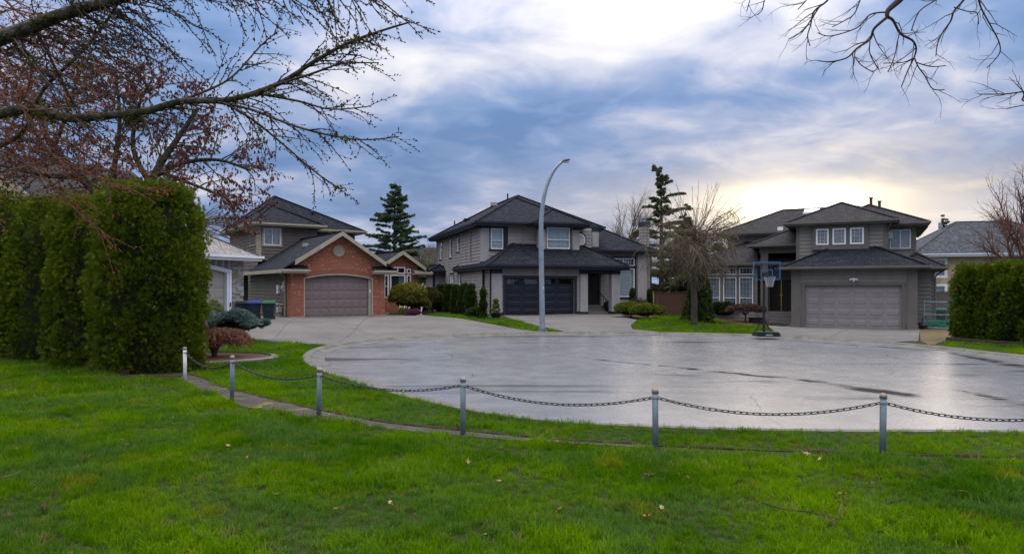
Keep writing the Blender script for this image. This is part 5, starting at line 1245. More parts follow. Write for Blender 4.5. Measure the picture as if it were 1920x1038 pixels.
shrub('dry_shrub', 'brownish dry shrub behind the box mounds', 'shrub', gp(1198, 591), .65, .35, .95, 700, 'leaf_maple_dull', LEAF2, .07, 3, .2)
b = gp(930, 597); T = thing('potted_topiary', 'three-ball topiary in a black pot left of the navy garage door', 'topiary', b)
MB().lathe([(.16, 0), (.20, .03), (.30, .26), (.33, .30), (.30, .31), (.27, .27)], 14).build('pot', 'pot_black', T); MB().tube([(0, 0, .2), (0, 0, .95)], .02, 6).build('stem', 'bark', T)
for zc_, rr_ in ((.45, .20), (.70, .155), (.93, .125)):
    d_ = nrm(rng.normal(size=(420, 3))); scatter('ball', LEAF2, d_ * np.array([rr_, rr_, rr_ * .72]) + np.array([0, 0, zc_]), d_ + rng.normal(size=d_.shape) * .5, .06, 'leaf_box', T, 'stuff')
b = gp(1141, 588); T = thing('flower_pot', 'black urn with purple flowers beside the porch steps', 'flower pot', b)
MB().lathe([(.14, 0), (.16, .05), (.12, .12), (.24, .35), (.27, .50), (.24, .50)], 14).build('urn', 'pot_black', T)
d_ = nrm(rng.normal(size=(500, 3))); d_[:, 2] = abs(d_[:, 2]); scatter('flowers', LEAF2, d_ * np.array([.27, .27, .24]) + np.array([0, 0, .50]), d_ + rng.normal(size=d_.shape) * .5, .08, 'leaf_heather', T, 'stuff')
shrub('low_shrub', 'low dark shrub at the foot of the cedar row', 'shrub', gp(893, 596), .45, .4, .5, 900, 'leaf_cedar_dark', SPRAY, .09, 9)
# ------------------------------------------------------------------ shrubs by the brick house
shrub('golden_shrub', 'large rounded yellow-green shrub in front of the brick house window', 'shrub', gp(765, 590), 1.12, .9, 1.80, 4200, 'leaf_golden', LEAF2, .11, 4, .14)
shrub('dark_shrub', 'dark mixed evergreen shrub right of the golden shrub', 'shrub', gp(806, 586), .85, .8, 1.55, 3000, 'leaf_mixed', LEAF2, .10, 5, .14)
shrub('small_golden_shrub', 'small golden shrub with reddish tips behind the white stake', 'shrub', gp(794, 589), .45, .4, .95, 1200, 'leaf_golden', LEAF2, .09, 6, .14)
T = shrub('heather', 'low purple heather clump at the driveway edge', 'shrub', gp(774, 592), .48, .3, .30, 1100, 'leaf_heather', LEAF, .07, 7, .12, .02)
T = thing('daffodils', 'clump of pale daffodils beside the purple heather', 'flowers', gp(758, 591))
n = 260; p = np.stack([rng.normal(size=n) * .16, rng.normal(size=n) * .10, rng.rand(n) * .05], 1); scatter('leaves', tmpl(rh(0, 0, 0, 1, .09, .05)), p, np.stack([rng.normal(size=n) * .3, rng.normal(size=n) * .3, np.ones(n)], 1), .42 * rng.uniform(.7, 1.1, n), 'leaf_box', T, 'stuff')
for k in range(7):
    q = Vector((random.uniform(-.32, .32), random.uniform(-.1, .1), random.uniform(.40, .52))); d_ = nrm(rng.normal(size=(10, 3))); scatter('bloom', LEAF, np.tile(np.array(q), (10, 1)), d_, .085, 'petal', T); MB().tube([(q.x * .6, q.y, 0), tuple(q)], .008, 4).build('stalk', 'leaf_box', T)
T = thing('garden_stake', 'white garden stake leaning in the bed by the driveway', 'stake', gp(789, 591)); T.rotation_euler = (0, R(7), 0)
MB().box(-.03, .03, -.01, .01, -.05, .50).build('shaft', 'white_vinyl', T); MB().box(-.05, .05, -.016, -.011, .36, .50).build('tag_plate', 'galvanised_white', T)
# ------------------------------------------------------------------ planting by the right house
shrub('dark_shrub', 'dark green spreading shrub below the tall windows of the olive grey house', 'shrub', gp(1362, 598), 1.15, .8, .98, 3200, 'leaf_dark_green', LEAF2, .10, 14, .16)
shrub('dark_shrub', 'low dark shrub half behind the weeping tree trunk', 'shrub', gp(1322, 588), .7, .6, .8, 1500, 'leaf_dark_green', LEAF2, .10, 15, .16)
b = gp(1397, 605); T = shrub('dwarf_maple', 'flat brownish dwarf maple beside the porch steps', 'shrub', b, 1.05, .8, .62, 2600, 'leaf_maple_dull', LEAF2, .09, 16, .15, .75, core=False, stems=0)
mb = MB(); mb.tube([(0, 0, -.1), (.03, 0, .4), (-.05, 0, .6)], [.06, .05, .04], 7)
for k in range(8): a = 6.28 * k / 8; mb.tube([(0, 0, .45), (.45 * math.cos(a), .35 * math.sin(a), .75), (.9 * math.cos(a), .65 * math.sin(a), .68)], [.035, .02, .008], 5)
mb.build('trunk', 'bark', T)
T = thing('wooden_tub', 'low brown tub under the dwarf maple by the steps', 'planter', gp(1418, 605)); MB().lathe([(.36, 0), (.40, .05), (.42, .30), (.38, .30)], 14).build('tub', 'timber', T)
# ------------------------------------------------------------------ blue spruce, laceleaf maple and variegated shrub beside the tall hedge
b = gp(432, 640); b.z += .05
T = thing('blue_spruce_shrub', 'spreading blue-green dwarf spruce above the reddish maple', 'shrub', b)
n = 2600; a = rng.rand(n) * 6.28; rr = np.sqrt(rng.rand(n)); px_, py_ = rr * np.cos(a) * 1.25, rr * np.sin(a) * .8; hh = .62 + .32 * (1 - rr) + .10 * np.sin(px_ * 6) + .12 * rng.rand(n) - .12 * (px_ > .6)
scatter('foliage', FROND, np.stack([px_, py_, hh], 1), np.stack([np.cos(a) + .3, np.sin(a), .25 + rng.normal(size=n) * .25], 1), .20 * rng.uniform(.7, 1.2, n), 'leaf_blue', T, 'stuff')
mb = MB()
for k in range(12): q = 6.28 * k / 12; mb.tube([(0, 0, -.05), (.5 * math.cos(q), .35 * math.sin(q), .5), (1.1 * math.cos(q), .7 * math.sin(q), .66)], [.04, .02, .008], 5)
mb.build('branch', 'bark', T)
blob_core('inner_branches', lambda an, q: (math.cos(an) * math.sin(q * math.pi) * 1.0, math.sin(an) * math.sin(q * math.pi) * .6, .52 - math.cos(q * math.pi) * .22), 12, 6, 'foliage_core', T)
b = gp(402, 672); T = thing('laceleaf_maple', 'low weeping russet laceleaf maple in the round mulch bed', 'shrub', b)
n = 1500; mb = MB(); rs = random.Random(11); twp = []; twd = []
for k in range(9): q = 6.28 * k / 9; mb.tube([(0, 0, -.05), (.06 * math.cos(q), .05 * math.sin(q), .25), (.3 * math.cos(q), .22 * math.sin(q), .52), (.62 * math.cos(q), .45 * math.sin(q), .66)], [.045, .04, .025, .012], 6)
mb.build('trunk', 'bark_red', T); mb = MB()
for k in range(520):
    q = rs.uniform(0, 6.28); r0_ = rs.uniform(.1, .6); r1_ = r0_ + rs.uniform(.25, .55); z0_ = .60 + .18 * (1 - r0_) + rs.uniform(-.08, .08); q2 = q + rs.uniform(-.4, .4)
    pts_ = [(r0_ * math.cos(q), r0_ * .75 * math.sin(q), z0_), ((r0_ + r1_) / 2 * math.cos(q2), (r0_ + r1_) / 2 * .75 * math.sin(q2), z0_ + .03), (r1_ * math.cos(q2), r1_ * .75 * math.sin(q2), z0_ - rs.uniform(.12, .38))]
    mb.tube(pts_, [.006, .005, .003], 3, False)
    for j in range(7): t_ = rs.random(); twp.append(np.array(pts_[1]) * (1 - t_) + np.array(pts_[2]) * t_); twd.append((math.cos(q2) * .6, math.sin(q2) * .6, -.9))
tag(mb.build('twigs', 'twig_red', T), kind='stuff')
scatter('dry_leaves', LEAF, np.array(twp), np.array(twd) + rng.normal(size=(len(twp), 3)) * .5, .07 * rng.uniform(.6, 1.3, len(twp)), 'leaf_maple', T, 'stuff')
shrub('variegated_shrub', 'pale variegated shrub against the hedge in front of the stone garage', 'shrub', gp(395, 632), .5, .5, 1.25, 800, 'leaf_variegated', LEAF2, .11, 22, .2, .1, inner=.6, core=False)

# ------------------------------------------------------------------ bare branching
def path(p, d, L, n, wander, grav, rs):
    p, d = Vector(p), Vector(d).normalized(); out = [p.copy()]
    for _ in range(n):
        d = (d + Vector((rs.gauss(0, wander), rs.gauss(0, wander), rs.gauss(0, wander) + grav))).normalized(); p = p + d * (L / n); out.append(p.copy())
    return out
def ptan(pts, t):
    n = len(pts) - 1; x_ = min(max(t * n, 0), n - 1e-4); i = int(x_); f_ = x_ - i
    return pts[i].lerp(pts[i + 1], f_), (pts[i + 1] - pts[i]).normalized()
def rperp(d, rs):
    v = Vector((rs.gauss(0, 1), rs.gauss(0, 1), rs.gauss(0, 1))); v = v - d * v.dot(d); return v.normalized()
def sprout(acc, pts, r0, r1, lvl, cfg, rs):
    """add a limb and, level by level, the branches that leave it"""
    acc[lvl].append((pts, list(np.linspace(r0, r1, len(pts)))))
    if lvl >= len(cfg): return
    c = cfg[lvl]; L0 = sum((pts[i + 1] - pts[i]).length for i in range(len(pts) - 1))
    n = max(1, int(c['n'] * L0 + rs.random())) if c.get('per') else int(c['n'])
    for k in range(n):
        t = c.get('t0', .15) + (1 - c.get('t0', .15)) * (k + rs.random()) / n; p, d = ptan(pts, t); q = rperp(d, rs)
        if 'bias' in c: q = (q + Vector(c['bias'])).normalized()
        dd = (d * math.cos(c['ang']) + q * math.sin(c['ang'])).normalized(); L = c['L'] * rs.uniform(.55, 1.25) * (1 - c.get('taper', .35) * t)
        rb = min(c['r'], (r0 + (r1 - r0) * t) * .75) * rs.uniform(.8, 1.1)
        sprout(acc, path(p, dd, L, c.get('seg', 5), c.get('w', .14), c.get('g', 0.), rs), rb, rb * .35, lvl + 1, cfg, rs)
def bmesh_tubes(acc, lv, sides):
    mb = MB()
    for l in lv:
        for pts, rad in acc[l]: mb.tube(pts, rad, sides[l], l < 2)
    return mb
class Acc(list):
    def __init__(s): super().__init__([[] for _ in range(6)])

# foreground flowering cherry, left: trunk out of view, limbs reaching over the lawn
rs = random.Random(21)
T = thing('flowering_cherry', 'foreground tree with mossy limbs and budding twigs reaching in from the left', 'tree', (0, 0, 0))
A = Acc(); B_ = Acc()
fork = Vector((-7.0, 6.2, 2.6))
trunk_pts = [Vector((-7.3, 6.4, -.1)), Vector((-7.2, 6.35, .8)), Vector((-7.05, 6.2, 1.8)), fork]
MB().tube([Vector(p) for p in catmull([tuple(p) for p in trunk_pts], 5, False)], list(np.linspace(.30, .19, 16)), 12).build('trunk', 'bark_moss', T, True)
def traced(pp): return [Vector(p) for p in catmull([tuple(p) for p in pp], 4, False)]
limb1 = traced([fork, Vector((-5.9, 5.9, 3.3)), at(-90, 105, 5.7), at(0, 72, 5.6), at(60, 50, 5.5), at(110, 30, 5.5), at(170, 12, 5.45), at(240, -8, 5.4), at(330, -60, 5.3), at(420, -130, 5.2)])
limb2 = traced([fork + Vector((.05, 0, -.25)), Vector((-5.8, 5.9, 3.0)), at(-80, 232, 5.9), at(0, 213, 5.8), at(60, 204, 5.7), at(128, 221, 5.65), at(200, 217, 5.6), at(275, 208, 5.55), at(340, 190, 5.5), at(430, 187, 5.4), at(520, 158, 5.35), at(590, 115, 5.3), at(650, 82, 5.25), at(715, 58, 5.2), at(768, 42, 5.15)])
limb3 = traced([fork + Vector((.1, .1, -.1)), Vector((-6.2, 6.6, 3.3)), at(-60, 290, 6.6), at(40, 250, 6.4), at(80, 170, 6.3), at(150, 100, 6.2), at(200, 40, 6.1), at(260, -60, 6.0)])
limb4 = traced([Vector((-5.9, 5.9, 3.3)), at(-60, -60, 5.4), at(120, -110, 5.2), at(330, -100, 5.0), at(540, -60, 4.9), at(690, -25, 4.85)])
lowers = [traced([at(395, 190, 5.43), at(470, 205, 5.3), at(540, 232, 5.2), at(610, 252, 5.15), at(680, 262, 5.1), at(742, 257, 5.1)]), traced([at(410, 188, 5.42), at(470, 222, 5.5), at(530, 270, 5.55), at(585, 318, 5.6), at(632, 352, 5.6)]),
          traced([at(335, 190, 5.5), at(400, 165, 5.6), at(440, 140, 5.7), at(490, 85, 5.8), at(520, 60, 5.8)]), traced([at(480, 175, 5.38), at(560, 190, 5.5), at(620, 205, 5.6), at(690, 200, 5.6)]),
          traced([at(500, 165, 5.36), at(580, 140, 5.2), at(640, 120, 5.1), at(705, 118, 5.0)]), traced([at(70, 60, 5.5), at(105, 130, 5.6), at(135, 190, 5.7), at(155, 240, 5.8)]), traced([at(20, 75, 5.6), at(60, 120, 5.9), at(100, 160, 6.1)])]
for l_, r0_, r1_ in ((limb1, .078, .026), (limb2, .052, .006), (limb3, .028, .010), (limb4, .045, .012)): A[0].append((l_, list(np.linspace(r0_, r1_, len(l_)))))
cfg_t = [None, dict(n=16, per=True, ang=R(30), L=.20, r=.0035, w=.10, g=-.04, seg=4, t0=.12, taper=.2)]
hang = [dict(n=1, ang=0, L=0, r=0), dict(n=11, per=True, ang=R(30), L=.24, r=.0034, w=.12, g=-.03, seg=4, t0=.1, taper=.3)]
for l_ in lowers: sprout(A, l_, .012, .0045, 1, [{}, dict(n=10, per=True, ang=R(32), L=.42, r=.006, w=.10, g=-.03, seg=5, t0=.06, taper=.45), dict(n=6, per=True, ang=R(34), L=.15, r=.0045, w=.1, seg=3, taper=.3)], rs)
def hangers(l_, n, t0, t1, L, bias, acc, spread=.5, tw=7.):
    for k in range(n):
        t = t0 + (t1 - t0) * (k + rs.random()) / n; p, d_ = ptan(l_, t)
        dd = (Vector(bias) + Vector((rs.gauss(0, spread), rs.gauss(0, spread), rs.gauss(0, spread * .6))) + d_ * .5).normalized()
        sprout(acc, path(p, dd, L * rs.uniform(.5, 1.2) * (1.1 - .48 * (k / n)), 7, .10, -.05, rs), .0070, .0034, 2, [{}, {}, dict(n=tw, per=True, ang=R(35), L=.20, r=.0038, w=.12, g=-.02, seg=4, t0=.12, taper=.4)], rs)
hangers(limb1, 66, .22, 1., 1.05, (.75, -.1, -.55), A, .32)
hangers(limb2, 32, .25, .90, .52, (.8, 0, -.25), A, .35); hangers(limb2, 20, .35, .92, .36, (.7, 0, .25), A, .35)
hangers(limb4, 48, .25, 1., .95, (.55, .1, -.8), A, .28); hangers(limb3, 28, .2, .9, .8, (.6, .1, -.5), A, .45)
# the reddish nearer mass low on the left
for k in range(58):
    y0_ = rs.uniform(40, 295) if k > 2 else rs.uniform(330, 390); p = at(rs.uniform(-260, 60), y0_ - rs.uniform(20, 120), rs.uniform(5.8, 8.2)); q = at(rs.uniform(80, 330) if y0_ > 200 else rs.uniform(60, 260), y0_ + rs.uniform(-30, 60), rs.uniform(5.8, 8.0))
    l_ = path(p, q - p, (q - p).length, 10, .15, -.012, rs)
    sprout(B_, l_, .009, .004, 1, [{}, dict(n=5.2, per=True, ang=R(42), L=.48, r=.0055, w=.13, g=-.015, seg=5, t0=.05, taper=.4), dict(n=6, per=True, ang=R(40), L=.17, r=.0045, w=.12, seg=3, taper=.3)], rs)
sides = [9, 5, 3, 3, 3, 3]
bmesh_tubes(A, [0], sides).build('limb', 'bark_moss', T, True, uv=False)
tag(bmesh_tubes(A, [1, 2, 3, 4], sides).build('twigs', 'twig_dark', T, uv=False), kind='stuff')
tag(bmesh_tubes(B_, [1, 2, 3, 4], sides).build('reddish_twigs', 'twig_red', T, uv=False), kind='stuff')
def buds(acc, lv, sp_, T, mat, parent, size, jit=.6, name='buds'):
    pos, dr = [], []
    for l in lv:
        for pts, _ in acc[l]:
            L = sum((pts[i + 1] - pts[i]).length for i in range(len(pts) - 1)); n = int(L / sp_)
            for k in range(n):
                p, d_ = ptan(pts, (k + rs.random()) / max(n, 1)); pos.append(tuple(p)); dr.append(tuple(d_ * .6 + rperp(d_, rs) * jit))
            p, d_ = ptan(pts, 1); pos.append(tuple(p)); dr.append(tuple(d_))
    pos, dr = np.array(pos), np.array(dr); return scatter(name, T, pos, dr, size * rng.uniform(.6, 1.4, len(pos)), mat, parent, 'stuff')
buds(A, [1, 2, 3], .027, BUD, 'bud_dark', T, .023); buds(B_, [1, 2, 3], .040, BUD, 'bud_red', T, .025)
pos = []
for l_, n in ((limb1, 60), (limb2, 46), (limb3, 16)):
    for k in range(n): p, d_ = ptan(l_, rs.uniform(.2, .95)); pos.append(np.array(p) + rng.normal(size=3) * .03)
for pts, _ in rs.sample(A[2], min(45, len(A[2]))): p, d_ = ptan(pts, rs.uniform(.1, .6)); pos.append(np.array(p))
mp = np.concatenate([q + rng.normal(size=(16, 3)) * np.array([.026, .022, .018]) for q in pos]); scatter('moss', LEAF2, mp, rng.normal(size=mp.shape), .024, 'moss', T, 'stuff')

# overhanging bare maple, upper right: trunk out of view to the right
rs = random.Random(5)
T = thing('bare_maple', 'dark leafless branches hanging in from the upper right', 'tree', (0, 0, 0))
A = Acc(); z8 = lambda x_, y_, d_: at(1360 + x_ / 3.243, y_ / 3.243, d_)
MB().tube([Vector(p) for p in catmull([(7.6, 5.6, -.1), (7.5, 5.6, 1.6), (7.2, 5.7, 3.4), (6.6, 5.9, 5.0)], 5, False)], list(np.linspace(.27, .14, 16)), 12).build('trunk', 'bark', T, True)
hub = Vector((6.6, 5.9, 5.0)); L1 = traced([hub, Vector((5.6, 6.0, 5.9)), z8(1250, -190, 6.0), z8(1110, -60, 6.0), z8(1060, 0, 6.0), z8(990, 65, 6.0), z8(985, 105, 6.0)])
A[0].append((L1, list(np.linspace(.055, .015, len(L1))))); over = traced([Vector((5.6, 6.0, 5.9)), z8(1000, -220, 6.1), z8(600, -160, 6.2), z8(300, -120, 6.2)]); A[0].append((over, list(np.linspace(.035, .014, len(over)))))
L9 = traced([hub, Vector((5.6, 5.6, 4.7)), z8(1900, 560, 5.6), z8(1816, 558, 5.6), z8(1700, 572, 5.6), z8(1545, 573, 5.6)])
TR8 = [([(985, 105), (905, 175), (880, 240), (800, 295), (740, 352), (640, 376), (562, 370)], .022), ([(985, 105), (1020, 125), (1065, 205), (1135, 245), (1160, 290), (1150, 345), (1110, 430), (1070, 530)], .022), ([(1150, 355), (1175, 410), (1215, 465), (1260, 540), (1332, 547)], .011),
       ([(640, -60), (620, 5), (540, 70), (520, 150), (500, 220), (515, 282)], .016), ([(560, 60), (515, 130), (470, 190), (385, 240)], .009), ([(1470, -60), (1450, 0), (1390, 70), (1370, 130), (1320, 200), (1290, 270), (1280, 345)], .018), ([(1520, -60), (1540, 0), (1560, 60), (1620, 170), (1665, 260), (1665, 330), (1590, 415)], .014),
       ([(840, -60), (820, 0), (780, 90), (700, 140), (650, 165)], .011), ([(985, 75), (880, 90), (800, 170), (640, 220), (560, 200)], .012), ([(1310, -50), (1280, 0), (1180, 70), (1130, 190)], .012), ([(520, -60), (490, 5), (440, 60)], .009), ([(290, -70), (240, 0), (225, 60), (195, 92)], .008), ([(170, -60), (150, 0), (130, 70)], .007), ([(1390, 45), (1470, 70), (1530, 80), (1540, 150)], .008), ([(1060, 200), (1045, 260), (1030, 340), (990, 440)], .008), ([(1816, 640), (1760, 650), (1710, 662)], .008), ([(880, 250), (880, 330), (930, 420)], .007), ([(790, 350), (830, 400), (900, 440)], .007), ([(1150, 350), (1080, 380), (960, 385)], .008), ([(1160, 380), (1250, 405), (1340, 400)], .008)]
for pp, r_ in TR8:
    dep = 6.0 + rs.uniform(-.35, .35) * (0 if pp[0] == (985, 105) else 1); l_ = traced([z8(x_, y_, dep + .04 * i) for i, (x_, y_) in enumerate(pp)])
    sprout(A, l_, r_ * .62, .0042, 1, [{}, dict(n=11, per=True, ang=R(44), L=.34, r=.0062, w=.17, g=-.01, seg=5, t0=.12, taper=.3), dict(n=8, per=True, ang=R(42), L=.13, r=.0046, w=.15, seg=3, taper=.3)], rs)
sprout(A, L9, .011, .004, 1, [{}, dict(n=3, per=True, ang=R(44), L=.3, r=.0055, w=.17, seg=5, t0=.5), dict(n=7, per=True, ang=R(42), L=.13, r=.0033, w=.15, seg=3)], rs)
bmesh_tubes(A, [0], sides).build('limb', 'twig_dark', T, True, uv=False); tag(bmesh_tubes(A, [1, 2, 3, 4], [8, 6, 3, 3, 3, 3]).build('twigs', 'twig_dark', T, uv=False), kind='stuff')

# ------------------------------------------------------------------ plum tree behind the tall hedge
rs = random.Random(8)
b = gp(-0, 652); b = Vector((-10.4, 21.0, .2)); T = thing('plum_tree', 'spreading tree with dark red hanging leaves rising behind the tall hedge', 'tree', (0, 0, 0))
A = Acc(); DP = 20.5
for pp, r_ in (([b, at(215, 480, DP), at(190, 380, DP), at(150, 330, DP), at(95, 270, DP), at(60, 190, DP)], .20), ([b + Vector((.3, 0, 0)), at(270, 470, DP), at(275, 370, DP), at(300, 310, DP), at(330, 265, DP + .3), at(370, 205, DP + .6)], .19), ([at(205, 400, DP), at(215, 310, DP), at(225, 220, DP), at(215, 130, DP)], .10), ([at(290, 330, DP), at(345, 305, DP), at(410, 300, DP), at(470, 320, DP)], .09), ([at(285, 350, DP), at(250, 280, DP), at(260, 200, DP), at(285, 150, DP)], .09), ([at(150, 330, DP), at(100, 330, DP), at(40, 320, DP), at(-30, 300, DP)], .10), ([at(295, 320, DP), at(360, 345, DP), at(420, 370, DP), at(455, 395, DP)], .06), ([at(100, 280, DP), at(130, 200, DP), at(150, 120, DP)], .07)):
    l_ = traced(pp); A[0].append((l_, list(np.linspace(r_, r_ * .3, len(l_)))))
    sprout(A, l_, r_, r_ * .3, 0, [dict(n=4.0, per=True, ang=R(50), L=1.5, r=.028, w=.16, g=.0, seg=6, t0=.38, taper=.2), dict(n=3.8, per=True, ang=R(45), L=.8, r=.014, w=.16, g=-.02, seg=5, t0=.15), dict(n=4.2, per=True, ang=R(45), L=.36, r=.009, w=.15, g=-.03, seg=3)], rs)
bmesh_tubes(A, [0], [9]).build('trunk', 'bark_moss', T, True, uv=False); tag(bmesh_tubes(A, [1, 2, 3], [9, 5, 3, 3, 3]).build('twigs', 'twig_olive', T, uv=False), kind='stuff')
pos = [];
for l in (2, 3):
    for pts, _ in A[l]:
        for k in range(5 if l == 3 else 9): p, d_ = ptan(pts, rs.uniform(.2, 1)); pos.append(tuple(p))
pos = np.array(pos); print('plum leaves', len(pos))
scatter('leaves', LEAF, pos, np.array([0, 0, -1.]) + rng.normal(size=pos.shape) * .35, .10 * rng.uniform(.6, 1.3, len(pos)), 'leaf_plum', T, 'stuff')
# drooping bare twigs hanging over the hedge end
A = Acc(); T2 = thing('weeping_shrub', 'tan drooping bare twigs between the tall hedge and the stone garage roof', 'shrub', (0, 0, 0))
b2 = Vector((-8.7, 20, .15)); stem = traced([b2, at(372, 560, 20), at(374, 460, 20), at(380, 405, 20)]); A[0].append((stem, list(np.linspace(.08, .04, len(stem)))))
for k in range(46):
    q = (Vector((1, -.2, .35)) + Vector((rs.gauss(0, .35), rs.gauss(0, .5), rs.gauss(0, .22)))).normalized(); sprout(A, path(ptan(stem, rs.uniform(.75, 1))[0], q, rs.uniform(.8, 1.9), 7, .08, -.10, rs), .012, .004, 1, [{}, dict(n=4, per=True, ang=R(35), L=.4, r=.005, w=.12, g=-.06, seg=4)], rs)
bmesh_tubes(A, [0], [7]).build('trunk', 'bark_moss', T2, True, uv=False); tag(bmesh_tubes(A, [1, 2], [7, 4, 3]).build('twigs', 'twig_tan', T2, uv=False), kind='stuff')

# ------------------------------------------------------------------ pollarded weeping tree on the lawn
rs = random.Random(14); b = gp(1301, 609); T = thing('weeping_tree', 'bare pollarded weeping tree with upright shoots on the lawn between the houses', 'tree', b); A = Acc(); s_ = b.y / FPX
tr = traced([Vector((0, 0, -.1)), Vector((.02, 0, 1.2)), Vector((-.05, .05, 2.4)), Vector((.02, 0, 3.4)), Vector((.0, 0, 4.6))]); mb = MB(); mb.tube(tr, [.21, .17] + list(np.linspace(.155, .14, len(tr) - 2)), 12); mb.build('trunk', 'bark', T, True)
for k in range(26):        # arching limbs, each with a curtain of thin hanging twigs
    q = 6.28 * k / 26 + rs.uniform(-.2, .2); p = Vector((.12 * math.cos(q), .12 * math.sin(q), rs.uniform(3.1, 4.6))); d_ = Vector((math.cos(q), math.sin(q), rs.uniform(.15, .9)))
    sprout(A, path(p, d_, rs.uniform(1.5, 3.1), 9, .20, -.10, rs), rs.uniform(.03, .05), .012, 1, [{}, dict(n=13, per=True, ang=R(62), L=1.3, r=.0105, w=.24, g=-.24, seg=8, t0=.08, taper=.1), dict(n=2.2, per=True, ang=R(50), L=.55, r=.008, w=.25, g=-.16, seg=5, t0=.15)], rs)
for k in range(110):        # tangle round the head and trunk
    q = rs.uniform(0, 6.28); p = Vector((.15 * math.cos(q), .15 * math.sin(q), rs.uniform(2.6, 4.5))); d_ = Vector((math.cos(q), math.sin(q), rs.uniform(-.3, .5)))
    sprout(A, path(p, d_, rs.uniform(.9, 2.2), 9, .26, -.20, rs), .014, .007, 2, [{}, {}, dict(n=3, per=True, ang=R(50), L=.6, r=.008, w=.25, g=-.15, seg=5, t0=.15)], rs)
for k in range(18):        # long crooked side branches
    q = rs.uniform(0, 6.28); p = Vector((0, 0, rs.uniform(4.2, 4.75))); d_ = Vector((math.cos(q), math.sin(q), rs.uniform(.05, .6)))
    sprout(A, path(p, d_, rs.uniform(1.6, 3.2), 9, .16, .02, rs), rs.uniform(.018, .03), .008, 1, [{}, dict(n=2.4, per=True, ang=R(48), L=.8, r=.009, w=.18, g=.05, seg=5, t0=.2)], rs)
for k in range(34):        # upright shoots
    q = rs.uniform(0, 6.28); p = Vector((.25 * math.cos(q), .25 * math.sin(q), rs.uniform(4.3, 4.8))); d_ = Vector((.5 * math.cos(q), .5 * math.sin(q), 1)); sprout(A, path(p, d_, rs.uniform(1.1, 2.7), 7, .09, .03, rs), .011, .006, 1, [{}, dict(n=1.2, per=True, ang=R(28), L=.5, r=.007, w=.1, seg=3)], rs)
tag(bmesh_tubes(A, [1, 2, 3], [7, 4, 3, 3]).build('twigs', 'twig_weep', T, uv=False), kind='stuff')
# bushy evergreen behind it
column('weeping_evergreen', 'drooping dark green conifer at the left corner of the olive grey house', 'tree', Vector((9.75, 35.6, .15)), 3.0, .85, .25, 2600, 'leaf_cedar_dark', .20, 88, lump=.25, upb=-.9, T=FROND)

# ------------------------------------------------------------------ conifers
def conifer(name, label, base, h, rad, whorls, mat, droop, seed, dens=1., lean=(0, 0), nod=0., asym=None, nsize=.34, bare=.12, gap=0., rise=0., hang=.35, fs=.55):
    rs = random.Random(seed); T = thing(name, label, 'tree', base)
    cx = lambda t: Vector((lean[0] * t * t + (nod * max(0, t - .86) / .14 if nod else 0), lean[1] * t * t, h * t - (abs(nod) * .6 * max(0, t - .93) / .07 if nod else 0)))
    MB().tube([cx(k / 14) for k in range(15)], list(np.linspace(.02 * h + .03, .02, 15)), 7).build('trunk', 'bark', T, True)
    pos, dr, mb = [], [], MB()
    for w_ in range(whorls):
        R_ = 0; t = 0
        for k in range(5 if w_ < .9 * whorls else 3):
            t = bare + (1 - bare) * min(.985, max(0, (w_ + rs.gauss(0, .7)) / whorls)); R_ = rad * (1 - t) ** .85 * rs.uniform(.5, 1.15) + .1
            if rs.random() < gap: continue
            q = rs.uniform(0, 6.28); L = R_ * rs.uniform(.65, 1.1) * (asym(q, t) if asym else 1); d_ = Vector((math.cos(q), math.sin(q), .25 + rise - .35 * (1 - t)))
            pts = path(cx(t), d_, L, 6, .07, droop, rs); mb.tube(pts, list(np.linspace(.008 + .012 * L, .004, 7)), 4, False)
            for j in range(int(18 * dens * (L + .3))):
                u = rs.uniform(.12, 1) ** .8; p, dd = ptan(pts, u); side = Vector((-dd.y, dd.x, 0)) * rs.choice((-1, 1)) * rs.uniform(.4, 1.1)
                pos.append(tuple(p + Vector((rs.gauss(0, .04), rs.gauss(0, .04), rs.gauss(0, .03))))); dr.append(tuple(dd * .7 + side * (.35 / hang) ** .5 + Vector((0, 0, -hang + rs.gauss(0, .25)))))
    mb.build('branch', 'bark', T, uv=False); pos, dr = np.array(pos), np.array(dr)
    up = np.tile(np.array([0, 0, 1.]), (len(pos), 1)) + rng.normal(size=pos.shape) * .35
    scatter('needles', FROND, pos, dr, nsize * .72 * rng.uniform(.6, 1.25, len(pos)), mat, T, 'stuff', up=nrm(np.cross(dr, up))); return T
b = at(740, 560, 56); b.z = .4; conifer('spruce_tree', 'pointed dark spruce rising behind the brick house', b, 10.3, 4.3, 40, 'leaf_spruce', .01, 3, 2.1, nsize=.42, gap=.1)
b = at(1240, 560, 52); b.z = .4; conifer('cedar_tree', 'tall open cedar with nodding tip beside the chimney', b, 11.5, 3.7, 34, 'leaf_cedar_tree', -.085, 6, 2.8, nod=-.7, asym=lambda q, t: 1.35 if math.sin(q * 7 + t * 40) > .5 else .62, nsize=.36, gap=.25, rise=.4, hang=.9)
b = at(1283, 560, 54); b.z = .4; conifer('cedar_tree', 'shorter bushy cedar between the tall cedar and the weeping tree', b, 8.5, 2.3, 20, 'leaf_cedar_tree', -.03, 9, 2.8, nsize=.32, nod=.3, gap=.15, hang=.9)
b = at(1782, 560, 78); b.z = 0; conifer('pine_tree', 'leaning dark conifer beyond the far cream house', b, 10.6, 2.2, 22, 'leaf_spruce', -.01, 12, 2.2, lean=(-.5, 0), nsize=.42, nod=-.4)
b = at(1290, 560, 48); b.z = .4; conifer('evergreen_shrub', 'bushy olive evergreen filling the gap behind the weeping tree', b, 6.6, 3.4, 30, 'leaf_cedar_tree', -.05, 31, 2.0, nsize=.46)
